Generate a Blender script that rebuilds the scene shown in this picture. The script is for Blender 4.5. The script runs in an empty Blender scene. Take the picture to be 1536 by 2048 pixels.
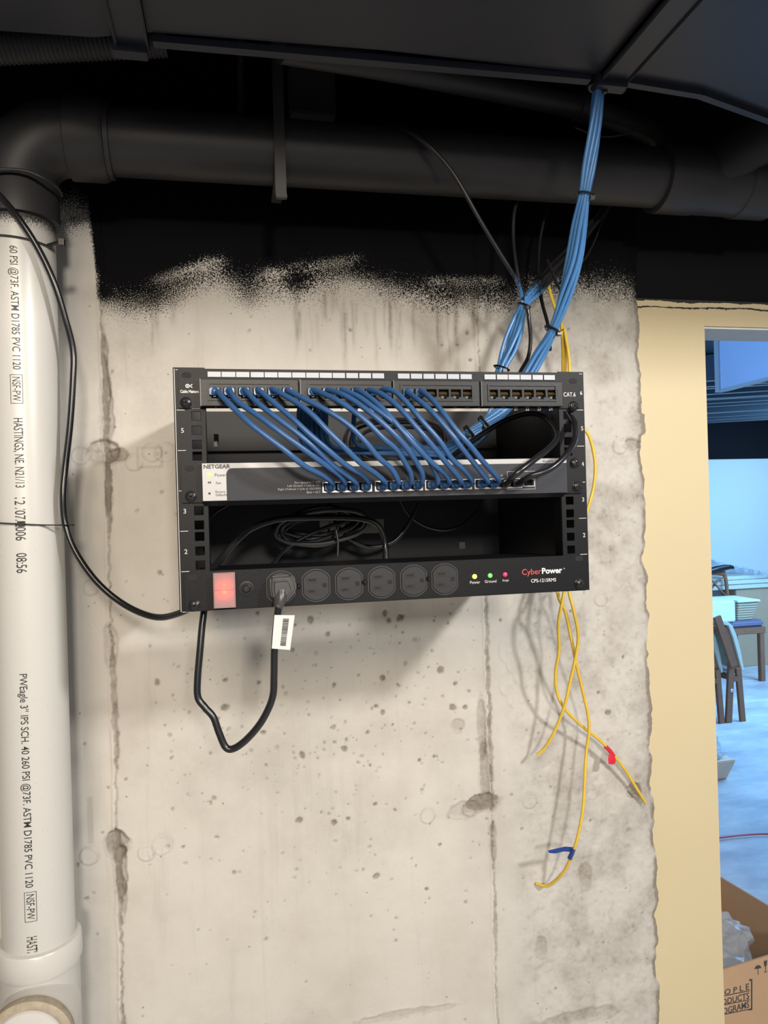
import bpy, bmesh, math, random
import numpy as np
from mathutils import Vector, Matrix
R = math.radians
S = bpy.context.scene
COL = S.collection
random.seed(7)

# ------------------------------------------------------------------ camera
F = 1450.0; PSI = R(11.6); RHO = .029; CZ = 1.70; CY = -1.175
CAM = Vector((0, CY, CZ))
fw = Vector((math.sin(PSI), math.cos(PSI), 0)); hz = Vector((math.cos(PSI), -math.sin(PSI), 0))
rt = hz * math.cos(RHO) - Vector((0, 0, math.sin(RHO)))
up = hz * math.sin(RHO) + Vector((0, 0, math.cos(RHO)))
cam = bpy.data.cameras.new('camera'); camo = bpy.data.objects.new('camera', cam); COL.objects.link(camo)
m = Matrix.Identity(4)
for i in range(3):
    m[i][0] = rt[i]; m[i][1] = up[i]; m[i][2] = -fw[i]; m[i][3] = CAM[i]
camo.matrix_world = m
cam.sensor_fit = 'VERTICAL'; cam.sensor_height = 36; cam.lens = F / 2048 * 36
cam.clip_start = .02; cam.clip_end = 60
S.camera = camo
# ------------------------------------------------------------------ world, lamps, exposure
S.view_settings.view_transform = 'Standard'; S.view_settings.look = 'None'
S.view_settings.exposure = -0.04; S.view_settings.gamma = 1; S.view_settings.use_curve_mapping = False
W = bpy.data.worlds.new('world'); S.world = W; W.use_nodes = True
W.node_tree.nodes['Background'].inputs[0].default_value = (.80, .86, 1.0, 1)
W.node_tree.nodes['Background'].inputs[1].default_value = .20
def lamp(name, loc, target, size, power, color, shape='SQUARE', sy=None):
    l = bpy.data.lights.new(name, 'AREA'); l.shape = 'RECTANGLE' if sy else shape; l.size = size
    if sy: l.size_y = sy
    l.energy = power; l.color = color
    o = bpy.data.objects.new(name, l); COL.objects.link(o); o.location = loc
    o.rotation_euler = (Vector(target) - Vector(loc)).to_track_quat('-Z', 'Y').to_euler()
    return o
lamp('ceiling_light_right', (1.30, -1.98, 2.56), (.4, 0, 1.3), .17, 47, (1.0, .97, .93))
lamp('ceiling_light_left', (-.36, -2.15, 2.46), (-.2, 0, 1.3), .5, 29, (1.0, .83, .62))
lamp('ceiling_light_rear', (.25, -4.0, 2.50), (.2, 0, 1.4), .30, 78, (1.0, .92, .82))
lamp('far_room_light', (4.6, 3.3, 2.40), (3.6, 4.0, 0), 1.6, 265, (.24, .55, 1.0), sy=2.4)
lamp('far_room_light_deep', (5.4, 4.3, 2.2), (4.2, 5.6, 1.2), 1.6, 30, (.32, .60, 1.0), sy=.8)
lamp('far_room_panel_fill', (1.02, 1.7, 2.1), (2.4, 1.9, 2.2), .9, 46, (.20, .48, 1.0), sy=.9)  # added fill, out of view, to brighten the hanging panel

# ------------------------------------------------------------------ helpers
def ray(px, py):
    return fw + rt * ((px - 768) / F) + up * ((1024 - py) / F)
def at(px, py, Y):
    d = ray(px, py); return CAM + d * ((Y - CY) / d.y)
def gz(px, py, z):
    d = ray(px, py); return CAM + d * ((z - CZ) / d.z)

def mat(name, col, rough=.5, metal=0.0, emit=None, es=0, spec=None):
    m = bpy.data.materials.new(name); m.use_nodes = True
    b = m.node_tree.nodes['Principled BSDF']
    b.inputs['Base Color'].default_value = (*col, 1); b.inputs['Roughness'].default_value = rough
    b.inputs['Metallic'].default_value = metal
    if spec is not None: b.inputs['Specular IOR Level'].default_value = spec
    if emit:
        b.inputs['Emission Color'].default_value = (*emit, 1); b.inputs['Emission Strength'].default_value = es
    return m
class NT:
    def __init__(s, m): s.m = m; s.t = m.node_tree; s.b = s.t.nodes['Principled BSDF']
    def n(s, kind, ins=None, **kw):
        x = s.t.nodes.new(kind)
        for k, v in kw.items(): setattr(x, k, v)
        for k, v in (ins or {}).items():
            if isinstance(v, bpy.types.NodeSocket): s.t.links.new(v, x.inputs[k])
            else: x.inputs[k].default_value = v
        return x
    def link(s, a, b): s.t.links.new(a, b)
    def math(s, op, a, b=None, clamp=False):
        x = s.n('ShaderNodeMath', operation=op); x.use_clamp = clamp
        for i, v in enumerate((a, b)):
            if v is None: continue
            if isinstance(v, bpy.types.NodeSocket): s.link(v, x.inputs[i])
            else: x.inputs[i].default_value = v
        return x.outputs[0]
    def ramp(s, fac, stops, interp='LINEAR'):
        x = s.n('ShaderNodeValToRGB', {'Fac': fac}); cr = x.color_ramp; cr.interpolation = interp
        while len(cr.elements) < len(stops): cr.elements.new(.5)
        for e, (p, c) in zip(cr.elements, stops):
            e.position = p; e.color = c if len(c) == 4 else (*c, 1)
        return x.outputs[0]
    def mix(s, fac, a, b, bt='MIX'):
        x = s.n('ShaderNodeMix', data_type='RGBA', blend_type=bt)
        for i, v in ((0, fac), (6, a), (7, b)):
            if isinstance(v, bpy.types.NodeSocket): s.link(v, x.inputs[i])
            else: x.inputs[i].default_value = v if i == 0 else (*v, 1) if len(v) == 3 else v
        return x.outputs[2]
    def pos(s): return s.n('ShaderNodeNewGeometry').outputs['Position']
    def obj(s): return s.n('ShaderNodeTexCoord').outputs['Object']
    def noise(s, vec, scale, detail=4, rough=.55, out='Fac'):
        return s.n('ShaderNodeTexNoise', {'Vector': vec, 'Scale': scale, 'Detail': detail, 'Roughness': rough}).outputs[out]
    def bump(s, h, strength, dist=.001):
        x = s.n('ShaderNodeBump', {'Height': h, 'Strength': strength, 'Distance': dist}); s.link(x.outputs[0], s.b.inputs['Normal'])
def noisy(m, amt=.15, scale=30, bump=0, bscale=200):
    """slight procedural colour variation and surface grain"""
    t = NT(m); p = t.obj(); c = tuple(t.b.inputs['Base Color'].default_value)[:3]
    f = t.noise(p, scale, 3)
    col = t.mix(f, tuple(x * (1 - amt) for x in c), tuple(min(1, x * (1 + amt)) for x in c))
    t.link(col, t.b.inputs['Base Color'])
    if bump: t.bump(t.noise(p, bscale, 3), bump, .0006)
    return m
M = {}
M['rack'] = noisy(mat('rack_black', (.0042, .0045, .0058), .46, spec=.20), .2, 40, .25, 900)
M['rack_in'] = noisy(mat('rack_panel_grey', (.010, .0105, .013), .5, spec=.25), .2, 30)
M['dark'] = mat('hole_black', (.004, .004, .005), .8)
M['bezel'] = noisy(mat('bezel_black_plastic', (.012, .0125, .0145), .40, spec=.25), .15, 60, .2, 900)
M['gold'] = mat('gold_contact', (.55, .38, .14), .35, .8)
M['steel'] = mat('steel_bright', (.62, .60, .56), .3, .9)
M['white'] = noisy(mat('white_print', (.60, .60, .59), .5), .03)
M['grey_print'] = noisy(mat('grey_print', (.42, .42, .42), .5), .03)
M['red_print'] = noisy(mat('red_print', (.50, .07, .06), .5), .03)
M['black_print'] = noisy(mat('black_print', (.012, .012, .014), .5), .03)
M['label'] = noisy(mat('label_card', (.31, .33, .37), .4), .1, 60)
M['silver'] = noisy(mat('silver_panel', (.34, .34, .345), .45, .15), .06, 200)
M['switch_face'] = noisy(mat('switch_face_grey', (.026, .028, .036), .45, spec=.2), .25, 400, .3, 1500)
M['switch_body'] = noisy(mat('switch_body_grey', (.03, .03, .032), .45, .2, spec=.3), .1)
M['screw'] = noisy(mat('screw_black', (.022, .022, .024), .3, .4), .1)
M['outlet'] = noisy(mat('outlet_black', (.024, .024, .026), .38, spec=.3), .1, 80, .15, 800)
M['cord'] = noisy(mat('cord_black', (.010, .010, .012), .28), .2, 60, .1, 500)
M['cord_matt'] = noisy(mat('cord_painted_black', (.014, .014, .016), .6), .3, 60)
M['plugb'] = noisy(mat('plug_dark_grey', (.045, .045, .045), .35), .2, 60)
M['tie'] = noisy(mat('tie_black', (.012, .012, .013), .35), .1)
M['patch'] = noisy(mat('patch_blue', (.026, .082, .212), .38), .22, 45, .15, 500)
M['plug'] = noisy(mat('plug_blue', (.024, .075, .19), .30), .15, 80)
M['yellow'] = noisy(mat('cable_yellow', (.62, .42, .045), .45), .2, 50, .2, 300)
M['red_tape'] = noisy(mat('tape_red', (.55, .02, .04), .25), .2, 90)
M['blue_tape'] = noisy(mat('tape_blue', (.012, .04, .20), .25), .2, 90)
M['duct'] = noisy(mat('duct_black_paint', (.022, .024, .034), .42, .1, spec=.4), .12, 8, .05, 60)
M['black'] = noisy(mat('black_paint', (.0028, .003, .0045), .8, spec=.15), .3, 12, .3, 120)
M['pipe_black'] = noisy(mat('pipe_black_paint', (.024, .023, .025), .5, spec=.45), .2, 20, .1, 300)
M['pvc'] = noisy(mat('pvc_white', (.52, .51, .49), .30), .04, 30)
M['primer'] = noisy(mat('pvc_primer_stain', (.33, .28, .21), .6), .4, 120, .5, 200)
M['brown'] = noisy(mat('chair_brown_wood', (.27, .12, .065), .55, spec=.3), .2, 20)
M['cream'] = noisy(mat('cream_pad', (.62, .62, .50), .6), .06)
M['cushion'] = noisy(mat('chair_cushion', (.16, .14, .20), .7), .1)
M['card'] = noisy(mat('cardboard', (.50, .33, .20), .8), .08, 12)
M['card_pale'] = noisy(mat('carton_pale', (.85, .62, .45), .8), .08, 14)
M['cloth'] = noisy(mat('white_cloth', (.72, .78, .80), .8), .05)
M['board'] = noisy(mat('stacked_board', (.66, .66, .58), .6), .08)
M['blue_duct'] = noisy(mat('far_duct_metal', (.42, .48, .60), .45, .2), .08, 6)
M['red_cord'] = mat('cord_red', (.55, .12, .16), .5)
def emis(n, c, s): return mat(n, tuple(x * .3 for x in c), .3, 0, c, s)
M['led_a'] = emis('led_amber', (1, .50, .05), 7); M['led_g'] = emis('led_green', (.15, 1, .12), 1.5)
M['led_r'] = emis('led_red', (1, .04, .14), 1.1); M['led_y'] = emis('led_lime', (.45, 1, .12), 1.6)
M['bulb'] = emis('neon_red', (1, .04, .010), 42)
# woven basket
mm = mat('wicker', (.4, .3, .18), .8); t = NT(mm)
w = t.n('ShaderNodeTexWave', {'Vector': t.obj(), 'Scale': 14, 'Distortion': 1.0}, bands_direction='Z').outputs['Fac']
t.link(t.mix(w, (.22, .14, .08), (.62, .52, .34)), t.b.inputs['Base Color']); M['wicker'] = mm
# clear milky switch cover
mm = bpy.data.materials.new('milky_cover'); mm.use_nodes = True; nt = mm.node_tree; nt.nodes.clear()
o_ = nt.nodes.new('ShaderNodeOutputMaterial'); mx = nt.nodes.new('ShaderNodeMixShader'); m2 = nt.nodes.new('ShaderNodeMixShader')
d_ = nt.nodes.new('ShaderNodeBsdfDiffuse'); d_.inputs[0].default_value = (.34, .30, .30, 1)
tl = nt.nodes.new('ShaderNodeBsdfTranslucent'); tl.inputs[0].default_value = (.9, .8, .8, 1)
tp = nt.nodes.new('ShaderNodeBsdfTransparent'); mx.inputs[0].default_value = .42; m2.inputs[0].default_value = .22
nt.links.new(d_.outputs[0], mx.inputs[1]); nt.links.new(tl.outputs[0], mx.inputs[2])
nt.links.new(mx.outputs[0], m2.inputs[1]); nt.links.new(tp.outputs[0], m2.inputs[2]); nt.links.new(m2.outputs[0], o_.inputs[0])
M['milky'] = mm
# plastic film
mm = mat('plastic_film', (.75, .85, .95), .15); b = mm.node_tree.nodes['Principled BSDF']
b.inputs['Transmission Weight'].default_value = .55; b.inputs['IOR'].default_value = 1.2; b.inputs['Alpha'].default_value = .6
M['film'] = mm

def sprayed(name, base, zc, zw, scale=500, dark=(.012, .012, .014), rough=.35, drough=.6, speck=0.0):
    """a colour with black overspray above height zc, dissolving into droplets over zw"""
    m = mat(name, base, rough); t = NT(m); p = t.pos()
    z = t.n('ShaderNodeSeparateXYZ', {0: p}).outputs['Z']
    g = t.math('DIVIDE', t.math('SUBTRACT', z, zc), zw)
    g = t.math('ADD', g, t.math('MULTIPLY', t.math('SUBTRACT', t.noise(p, 18, 3), .5), 1.2))
    nz = t.noise(p, scale, 2, .6)
    s = t.math('ADD', g, t.math('MULTIPLY', t.math('SUBTRACT', nz, .5), 3.0))
    mask = t.ramp(s, [(0, (0, 0, 0)), (.35, (1, 1, 1))])
    if speck:
        v = t.n('ShaderNodeTexVoronoi', {'Vector': p, 'Scale': 200.0}); d = v.outputs['Distance']
        sel = t.n('ShaderNodeSeparateColor', {0: v.outputs['Color']}).outputs[0]
        dots = t.math('MULTIPLY', t.math('LESS_THAN', d, .075), t.math('LESS_THAN', sel, speck))
        mask = t.math('MAXIMUM', mask, t.math('MULTIPLY', dots, .75))
    t.link(t.mix(mask, base, dark), t.b.inputs['Base Color'])
    t.link(t.math('ADD', t.math('MULTIPLY', mask, drough - rough), rough), t.b.inputs['Roughness'])
    return m
M['pvc_pipe'] = sprayed('pvc_pipe_sprayed', (.50, .495, .475), 2.083, .02, 900, speck=.35)
M['cable'] = noisy(mat('cable_blue', (.055, .175, .40), .38), .18, 60, .1, 400)
M['cable_s'] = sprayed('cable_blue_sprayed', (.055, .17, .38), 2.022, .03, 500, rough=.3, drough=.45)

class B:
    def __init__(s): s.v = []; s.f = []; s.mi = []; s.sm = []
    def add(s, vs, fs, smooth=False, mi=0):
        o = len(s.v); s.v += [tuple(x) for x in vs]; s.f += [tuple(i + o for i in f) for f in fs]
        s.mi += [mi] * len(fs); s.sm += [smooth] * len(fs); return s
    def box(s, x0, x1, y0, y1, z0, z1, mi=0, M4=None):
        vs = [Vector((x, y, z)) for x in (x0, x1) for y in (y0, y1) for z in (z0, z1)]
        if M4: vs = [M4 @ v for v in vs]
        return s.add(vs, [(0, 1, 3, 2), (4, 6, 7, 5), (0, 4, 5, 1), (2, 3, 7, 6), (0, 2, 6, 4), (1, 5, 7, 3)], mi=mi)
    def bar(s, a, b, w, d, side=Vector((1, 0, 0)), mi=0):
        """rectangular bar a-b, width w along side, thickness d across"""
        a = Vector(a); b = Vector(b); t = (b - a).normalized(); sd = (side - t * side.dot(t)).normalized(); n = t.cross(sd)
        vs = [p + sd * i * w / 2 + n * j * d / 2 for p in (a, b) for i, j in ((-1, -1), (1, -1), (1, 1), (-1, 1))]
        return s.add(vs, [(0, 3, 2, 1), (4, 5, 6, 7)] + [(i, (i + 1) % 4, 4 + (i + 1) % 4, 4 + i) for i in range(4)], mi=mi)
    def tube(s, pts, r, n=10, sub=6, cat=True, cap=True, mi=0, flat=None, closed=False):
        P = [Vector(p) for p in pts]; rs = r if isinstance(r, (list, tuple)) else [r] * len(P)
        if cat and len(P) > 2:
            Q = []; q = []
            if closed: E = [P[-1]] + P + [P[0], P[1]]; er = [rs[-1]] + list(rs) + [rs[0], rs[1]]; rng = range(1, len(P) + 1)
            else: E = [P[0] * 2 - P[1]] + P + [P[-1] * 2 - P[-2]]; er = [rs[0]] + list(rs) + [rs[-1]]; rng = range(1, len(P))
            for i in rng:
                a, b, c, d = E[i - 1], E[i], E[i + 1], E[i + 2]
                for k in range(sub):
                    u = k / sub
                    Q.append(.5 * ((2 * b) + (c - a) * u + (2 * a - 5 * b + 4 * c - d) * u * u + (3 * b - a - 3 * c + d) * u ** 3))
                    q.append(er[i] + (er[i + 1] - er[i]) * u)
            if not closed: Q.append(P[-1]); q.append(rs[-1])
            P, rs = Q, q
        N = len(P); vs = []; nrm = None
        for i in range(N):
            if closed: tg = (P[(i + 1) % N] - P[i - 1]).normalized()
            else: tg = (P[min(i + 1, N - 1)] - P[max(i - 1, 0)]).normalized()
            if nrm is None:
                nrm = tg.cross(Vector((0, 0, 1))) if abs(tg.z) < .9 else tg.cross(Vector((0, 1, 0)))
            nrm = (nrm - tg * nrm.dot(tg)).normalized(); bn = tg.cross(nrm)
            for k in range(n):
                a = 2 * math.pi * k / n
                vs.append(P[i] + (nrm * math.cos(a) + bn * math.sin(a) * (flat or 1)) * rs[i])
        fs = [(i * n + k, i * n + (k + 1) % n, (i + 1) * n + (k + 1) % n, (i + 1) * n + k) for i in range(N - 1) for k in range(n)]
        if closed: fs += [((N - 1) * n + k, (N - 1) * n + (k + 1) % n, (k + 1) % n, k) for k in range(n)]
        elif cap: fs += [tuple(range(n))[::-1], tuple((N - 1) * n + k for k in range(n))]
        return s.add(vs, fs, True, mi)
    def lathe(s, prof, origin, axis, n=32, mi=0, smooth=True, arc=None):
        """prof: (radius, height along axis)"""
        ax = Vector(axis).normalized(); u = ax.cross(Vector((0, 0, 1))) if abs(ax.z) < .9 else Vector((1, 0, 0))
        u.normalize(); w = ax.cross(u); O = Vector(origin); vs = []; N = len(prof)
        for r_, h in prof:
            for k in range(n):
                a = 2 * math.pi * k / n; vs.append(O + ax * h + (u * math.cos(a) + w * math.sin(a)) * r_)
        fs = [(i * n + k, i * n + (k + 1) % n, (i + 1) * n + (k + 1) % n, (i + 1) * n + k) for i in range(N - 1) for k in range(n)]
        if prof[0][0] > 1e-6: fs.append(tuple(range(n))[::-1])
        if prof[-1][0] > 1e-6: fs.append(tuple((N - 1) * n + k for k in range(n)))
        return s.add(vs, fs, smooth, mi)
    def prism(s, poly, y0, y1, mi=0):
        """poly in x,z extruded from y0 to y1"""
        n = len(poly); vs = [(x, y0, z) for x, z in poly] + [(x, y1, z) for x, z in poly]
        return s.add(vs, [tuple(range(n)), tuple(range(2 * n - 1, n - 1, -1))] + [(i, i + n, (i + 1) % n + n, (i + 1) % n) for i in range(n)], mi=mi)
    def plate(s, x0, x1, z0, z1, y0, y1, holes, mi=0):
        """plate in xz with rectangular holes"""
        xs = sorted({x0, x1, *[h[0] for h in holes], *[h[1] for h in holes]}); zs = sorted({z0, z1, *[h[2] for h in holes], *[h[3] for h in holes]})
        def inh(x, z): return any(h[0] < x < h[1] and h[2] < z < h[3] for h in holes)
        nx, nz = len(xs) - 1, len(zs) - 1
        fill = [[not inh((xs[i] + xs[i + 1]) / 2, (zs[j] + zs[j + 1]) / 2) for j in range(nz)] for i in range(nx)]
        idx = {}; vs = []
        def vid(i, j, k):
            if (i, j, k) not in idx: idx[(i, j, k)] = len(vs); vs.append((xs[i], (y0, y1)[k], zs[j]))
            return idx[(i, j, k)]
        fs = []
        for i in range(nx):
            for j in range(nz):
                if not fill[i][j]: continue
                fs.append((vid(i, j, 0), vid(i + 1, j, 0), vid(i + 1, j + 1, 0), vid(i, j + 1, 0)))
                fs.append((vid(i, j, 1), vid(i, j + 1, 1), vid(i + 1, j + 1, 1), vid(i + 1, j, 1)))
                if i == 0 or not fill[i - 1][j]: fs.append((vid(i, j, 0), vid(i, j + 1, 0), vid(i, j + 1, 1), vid(i, j, 1)))
                if i == nx - 1 or not fill[i + 1][j]: fs.append((vid(i + 1, j, 0), vid(i + 1, j, 1), vid(i + 1, j + 1, 1), vid(i + 1, j + 1, 0)))
                if j == 0 or not fill[i][j - 1]: fs.append((vid(i, j, 0), vid(i, j, 1), vid(i + 1, j, 1), vid(i + 1, j, 0)))
                if j == nz - 1 or not fill[i][j + 1]: fs.append((vid(i, j + 1, 0), vid(i + 1, j + 1, 0), vid(i + 1, j + 1, 1), vid(i, j + 1, 1)))
        return s.add(vs, fs, mi=mi)
    def build(s, name, ms, parent=None, bevel=0, seg=2):
        me = bpy.data.meshes.new(name); me.from_pydata(s.v, [], s.f)
        for m_ in (ms if isinstance(ms, (list, tuple)) else [ms]): me.materials.append(M[m_] if isinstance(m_, str) else m_)
        me.polygons.foreach_set('material_index', s.mi); me.polygons.foreach_set('use_smooth', s.sm)
        if bevel:
            bm = bmesh.new(); bm.from_mesh(me)
            ed = [e for e in bm.edges if len(e.link_faces) == 2 and e.calc_face_angle(0) > .6]
            bmesh.ops.bevel(bm, geom=ed, offset=bevel, segments=seg, affect='EDGES', clamp_overlap=True)
            bm.to_mesh(me); bm.free()
        me.update()
        if any(s.sm) and hasattr(me, 'set_sharp_from_angle'): me.set_sharp_from_angle(angle=R(40))
        o = bpy.data.objects.new(name, me); COL.objects.link(o)
        if parent:
            o.parent = parent; o.location = -parent_loc(parent)
        return o
def parent_loc(p):
    v = Vector(p.location)
    while p.parent: p = p.parent; v += p.location
    return v
def tag(o, label=None, cat=None, group=None, kind=None):
    if label: o['label'] = label
    if cat: o['category'] = cat
    if group: o['group'] = group
    if kind: o['kind'] = kind
    return o
def thing(name, loc, label, cat, group=None):
    o = bpy.data.objects.new(name, None); COL.objects.link(o); o.location = loc; o.empty_display_size = .05
    return tag(o, label, cat, group)
def struct(b, name, ms, **k): o = b.build(name, ms, **k); o['kind'] = 'structure'; return o

def text_geo(txt, bold=0, res=3):
    cu = bpy.data.curves.new('t', 'FONT'); cu.body = txt; cu.resolution_u = res; cu.offset = bold; cu.size = 1
    o = bpy.data.objects.new('t', cu); COL.objects.link(o)
    bpy.context.view_layer.update()
    me = bpy.data.meshes.new_from_object(o.evaluated_get(bpy.context.evaluated_depsgraph_get()))
    vs = [tuple(v.co[:2]) for v in me.vertices]; fs = [tuple(p.vertices) for p in me.polygons]
    bpy.data.objects.remove(o); bpy.data.curves.remove(cu); bpy.data.meshes.remove(me)
    x0 = min(v[0] for v in vs); x1 = max(v[0] for v in vs); y0 = min(v[1] for v in vs); y1 = max(v[1] for v in vs)
    return [((v[0] - x0) / (x1 - x0 or 1), (v[1] - y0) / (y1 - y0 or 1)) for v in vs], fs, (x1 - x0) / ((y1 - y0) or 1)
def add_text(b, txt, cx, cz, h, y, w=None, bold=0, mi=0, align='c', rot=0, dense=0):
    """text of cap height h centred at cx,cz on a plane facing -y"""
    vs, fs, asp = text_geo(txt, bold); w = w or h * asp
    ox = {'c': -.5, 'l': 0, 'r': -1}[align]; out = []
    for a, c in vs:
        X = (a + ox) * w; Z = (c - .5) * h
        if rot: X, Z = X * math.cos(rot) - Z * math.sin(rot), X * math.sin(rot) + Z * math.cos(rot)
        out.append((cx + X, y, cz + Z))
    b.add(out, [f[::1] for f in fs], mi=mi); return b
def vnoise(x, z, s, seed):
    rg = np.random.RandomState(seed); T = rg.rand(256, 256); u = x * s + 40; v = z * s + 40
    iu = np.floor(u).astype(int); iv = np.floor(v).astype(int); a = u - iu; c = v - iv
    a = a * a * (3 - 2 * a); c = c * c * (3 - 2 * c); iu %= 256; iv %= 256; ju = (iu + 1) % 256; jv = (iv + 1) % 256
    return (T[iu, iv] * (1 - a) + T[ju, iv] * a) * (1 - c) + (T[iu, jv] * (1 - a) + T[ju, jv] * a) * c
def fbm(x, z, s, seed, o=4, g=.5):
    r_ = 0; a = 1; t_ = 0
    for k in range(o): r_ = r_ + vnoise(x, z, s * 2 ** k, seed + k) * a; t_ += a; a *= g
    return r_ / t_
def sstep(a, b, x): t_ = np.clip((x - a) / (b - a), 0, 1); return t_ * t_ * (3 - 2 * t_)

# ------------------------------------------------------------------ concrete wall (relief is modelled, stains and painted edge shade are attributes)
XE = .7115
def concrete_wall():
    xs = np.concatenate([np.linspace(-2.4, -.46, 12), np.arange(-.44, XE, .002), [XE]])
    zs = np.concatenate([np.linspace(0, .70, 8), np.arange(.715, 2.17, .002), np.linspace(2.19, 2.9, 10)])
    nx, nz = len(xs), len(zs); X, Z = np.meshgrid(xs, zs, indexing='ij')
    rg = np.random.RandomState(11)
    h = (fbm(X, Z, 9, 1, 4) - .5) * .0024 + (fbm(X, Z, 90, 5, 2) - .5) * .0004
    rgh = sstep(.42, .50, X); h += rgh * (fbm(X, Z, 160, 8, 3) - .5) * .0016
    stain_shade = (fbm(X, Z, 3, 21, 4) > .62) * .0 + np.clip(fbm(X, Z, 6, 23, 5, .6) - .52, 0, 1) * .9
    stain_shade += rgh * np.clip(fbm(X, Z, 14, 26, 5, .65) - .44, 0, 1) * 1.6 + rgh * np.clip(fbm(X, Z, 110, 36, 3, .6) - .55, 0, 1) * .9
    lightp = np.zeros_like(X)
    # formwork seams
    for sx, w0, sd in ((-.192, .0035, 31), (.412, .0025, 35)):
        cx = sx + (vnoise(Z, Z * 0, 22, sd) - .5) * .003
        wd = w0 * (.15 + 2.4 * np.clip(vnoise(Z, Z * 0, 11, sd + 1) - .45, 0, 1)) + .0008
        jag = (fbm(X, Z, 110, sd + 2, 3) - .5) * .007
        d = X - cx
        g = (1 - sstep(wd * .6, wd * 1.3, np.abs(d - wd * .6 + jag)))
        h -= g * .0026; stain_shade += g * (.25 + .75 * fbm(X, Z, 70, sd + 9, 3))
        ridge = np.exp(-((d + .0025) / .0016) ** 2); h += ridge * .0022; lightp += ridge * .5
        stain_shade += .16 * np.exp(-(d / .016) ** 2) * np.clip(vnoise(Z, Z * 0, 7, sd + 5) * 1.6 - .3, 0, 1)
        h += (d > 0) * .0012 * sstep(-.002, .004, d)
    # broken-out pockets along the seams
    def pocket(cx, cz, rx, rz, deep=.004, st=.6, seed=0):
        nonlocal h, stain_shade
        d = np.sqrt(((X - cx) / rx) ** 2 + ((Z - cz) / rz) ** 2) + (fbm(X, Z, 60, 50 + seed, 3) - .5) * .8
        g = 1 - sstep(.8, 1.05, d)
        h -= g * (deep * (.5 + fbm(X, Z, 120, 60 + seed, 3))); stain_shade += g * st
        rim = np.exp(-((d - 1.05) / .12) ** 2); h += rim * .0012; stain_shade += rim * .25
    def ring(cx, cz, r_, st=.35):
        nonlocal h, stain_shade
        d = np.sqrt((X - cx) ** 2 + (Z - cz) ** 2) + (fbm(X, Z, 50, int(cx * 999) % 97 + 70, 2) - .5) * .003
        g = np.exp(-((d - r_) / .0011) ** 2); h += g * .0016 - np.exp(-((d - r_ - .002) / .001) ** 2) * .001
        stain_shade += (g * .12 + np.exp(-((d - r_ - .0018) / .0012) ** 2) * st) * np.clip(fbm(X, Z, 45, int(cz * 777) % 89 + 130, 2) * 2.4 - .55, 0, 1)
    W0 = lambda px, py: (lambda p: (p.x, p.z))(at(px, py, 0))
    for i, (px, py, rx, rz, dp, st) in enumerate([
        (203, 905, .026, .020, .006, .45), (233, 910, .016, .010, .003, .6), (235, 1690, .017, .022, .005, .75), (243, 1740, .009, .045, .003, .5),
        (247, 1800, .006, .03, .002, .4), (222, 1290, .010, .030, .002, .25), (968, 1605, .030, .014, .004, .85), (930, 1618, .026, .014, .001, .25),
        (963, 1450, .008, .055, .003, .45), (970, 1540, .010, .045, .002, .55), (985, 1680, .006, .04, .002, .45), (1263, 888, .016, .014, .005, .5),
        (1268, 1580, .012, .013, .004, .45), (915, 1450, .010, .010, .001, .3), (210, 720, .005, .05, .002, .55), (216, 830, .010, .05, .002, .45), (216, 970, .005, .04, .002, .45),
        (1080, 1890, .010, .02, .0008, .3), (1170, 1750, .012, .022, .0008, .35), (810, 2025, .07, .006, .0008, .35), (1160, 2030, .08, .012, .0008, .35)]):
        pocket(*W0(px, py), rx, rz, dp, st, i)
    for px, py, r_ in ((160, 912, .012), (268, 925, .011), (305, 905, .013), (330, 905, .014), (178, 1712, .0125), (293, 1705, .011), (325, 1690, .014), (855, 1632, .011),
                       (938, 1618, .010), (1058, 1600, .012), (1184, 1586, .010), (1262, 1580, .010), (1238, 893, .012), (1190, 895, .010), (182, 1175, .010), (1200, 1200, .010), (870, 890, .01)):
        ring(*W0(px, py), r_)
    # plate outline to the right of the left-hand tie and scratch above lower tie
    cx, cz = W0(300, 915); d = np.maximum(np.abs(X - cx) - .018, np.abs(Z - cz) - .015); stain_shade += np.exp(-(d / .0015) ** 2) * .4
    cx, cz = W0(181, 1640); d = np.maximum(np.abs(X - cx) - .002, np.abs(Z - cz) - .034); stain_shade += np.exp(-(d / .0018) ** 2) * .35
    # air holes and small pits
    pits = []
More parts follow.
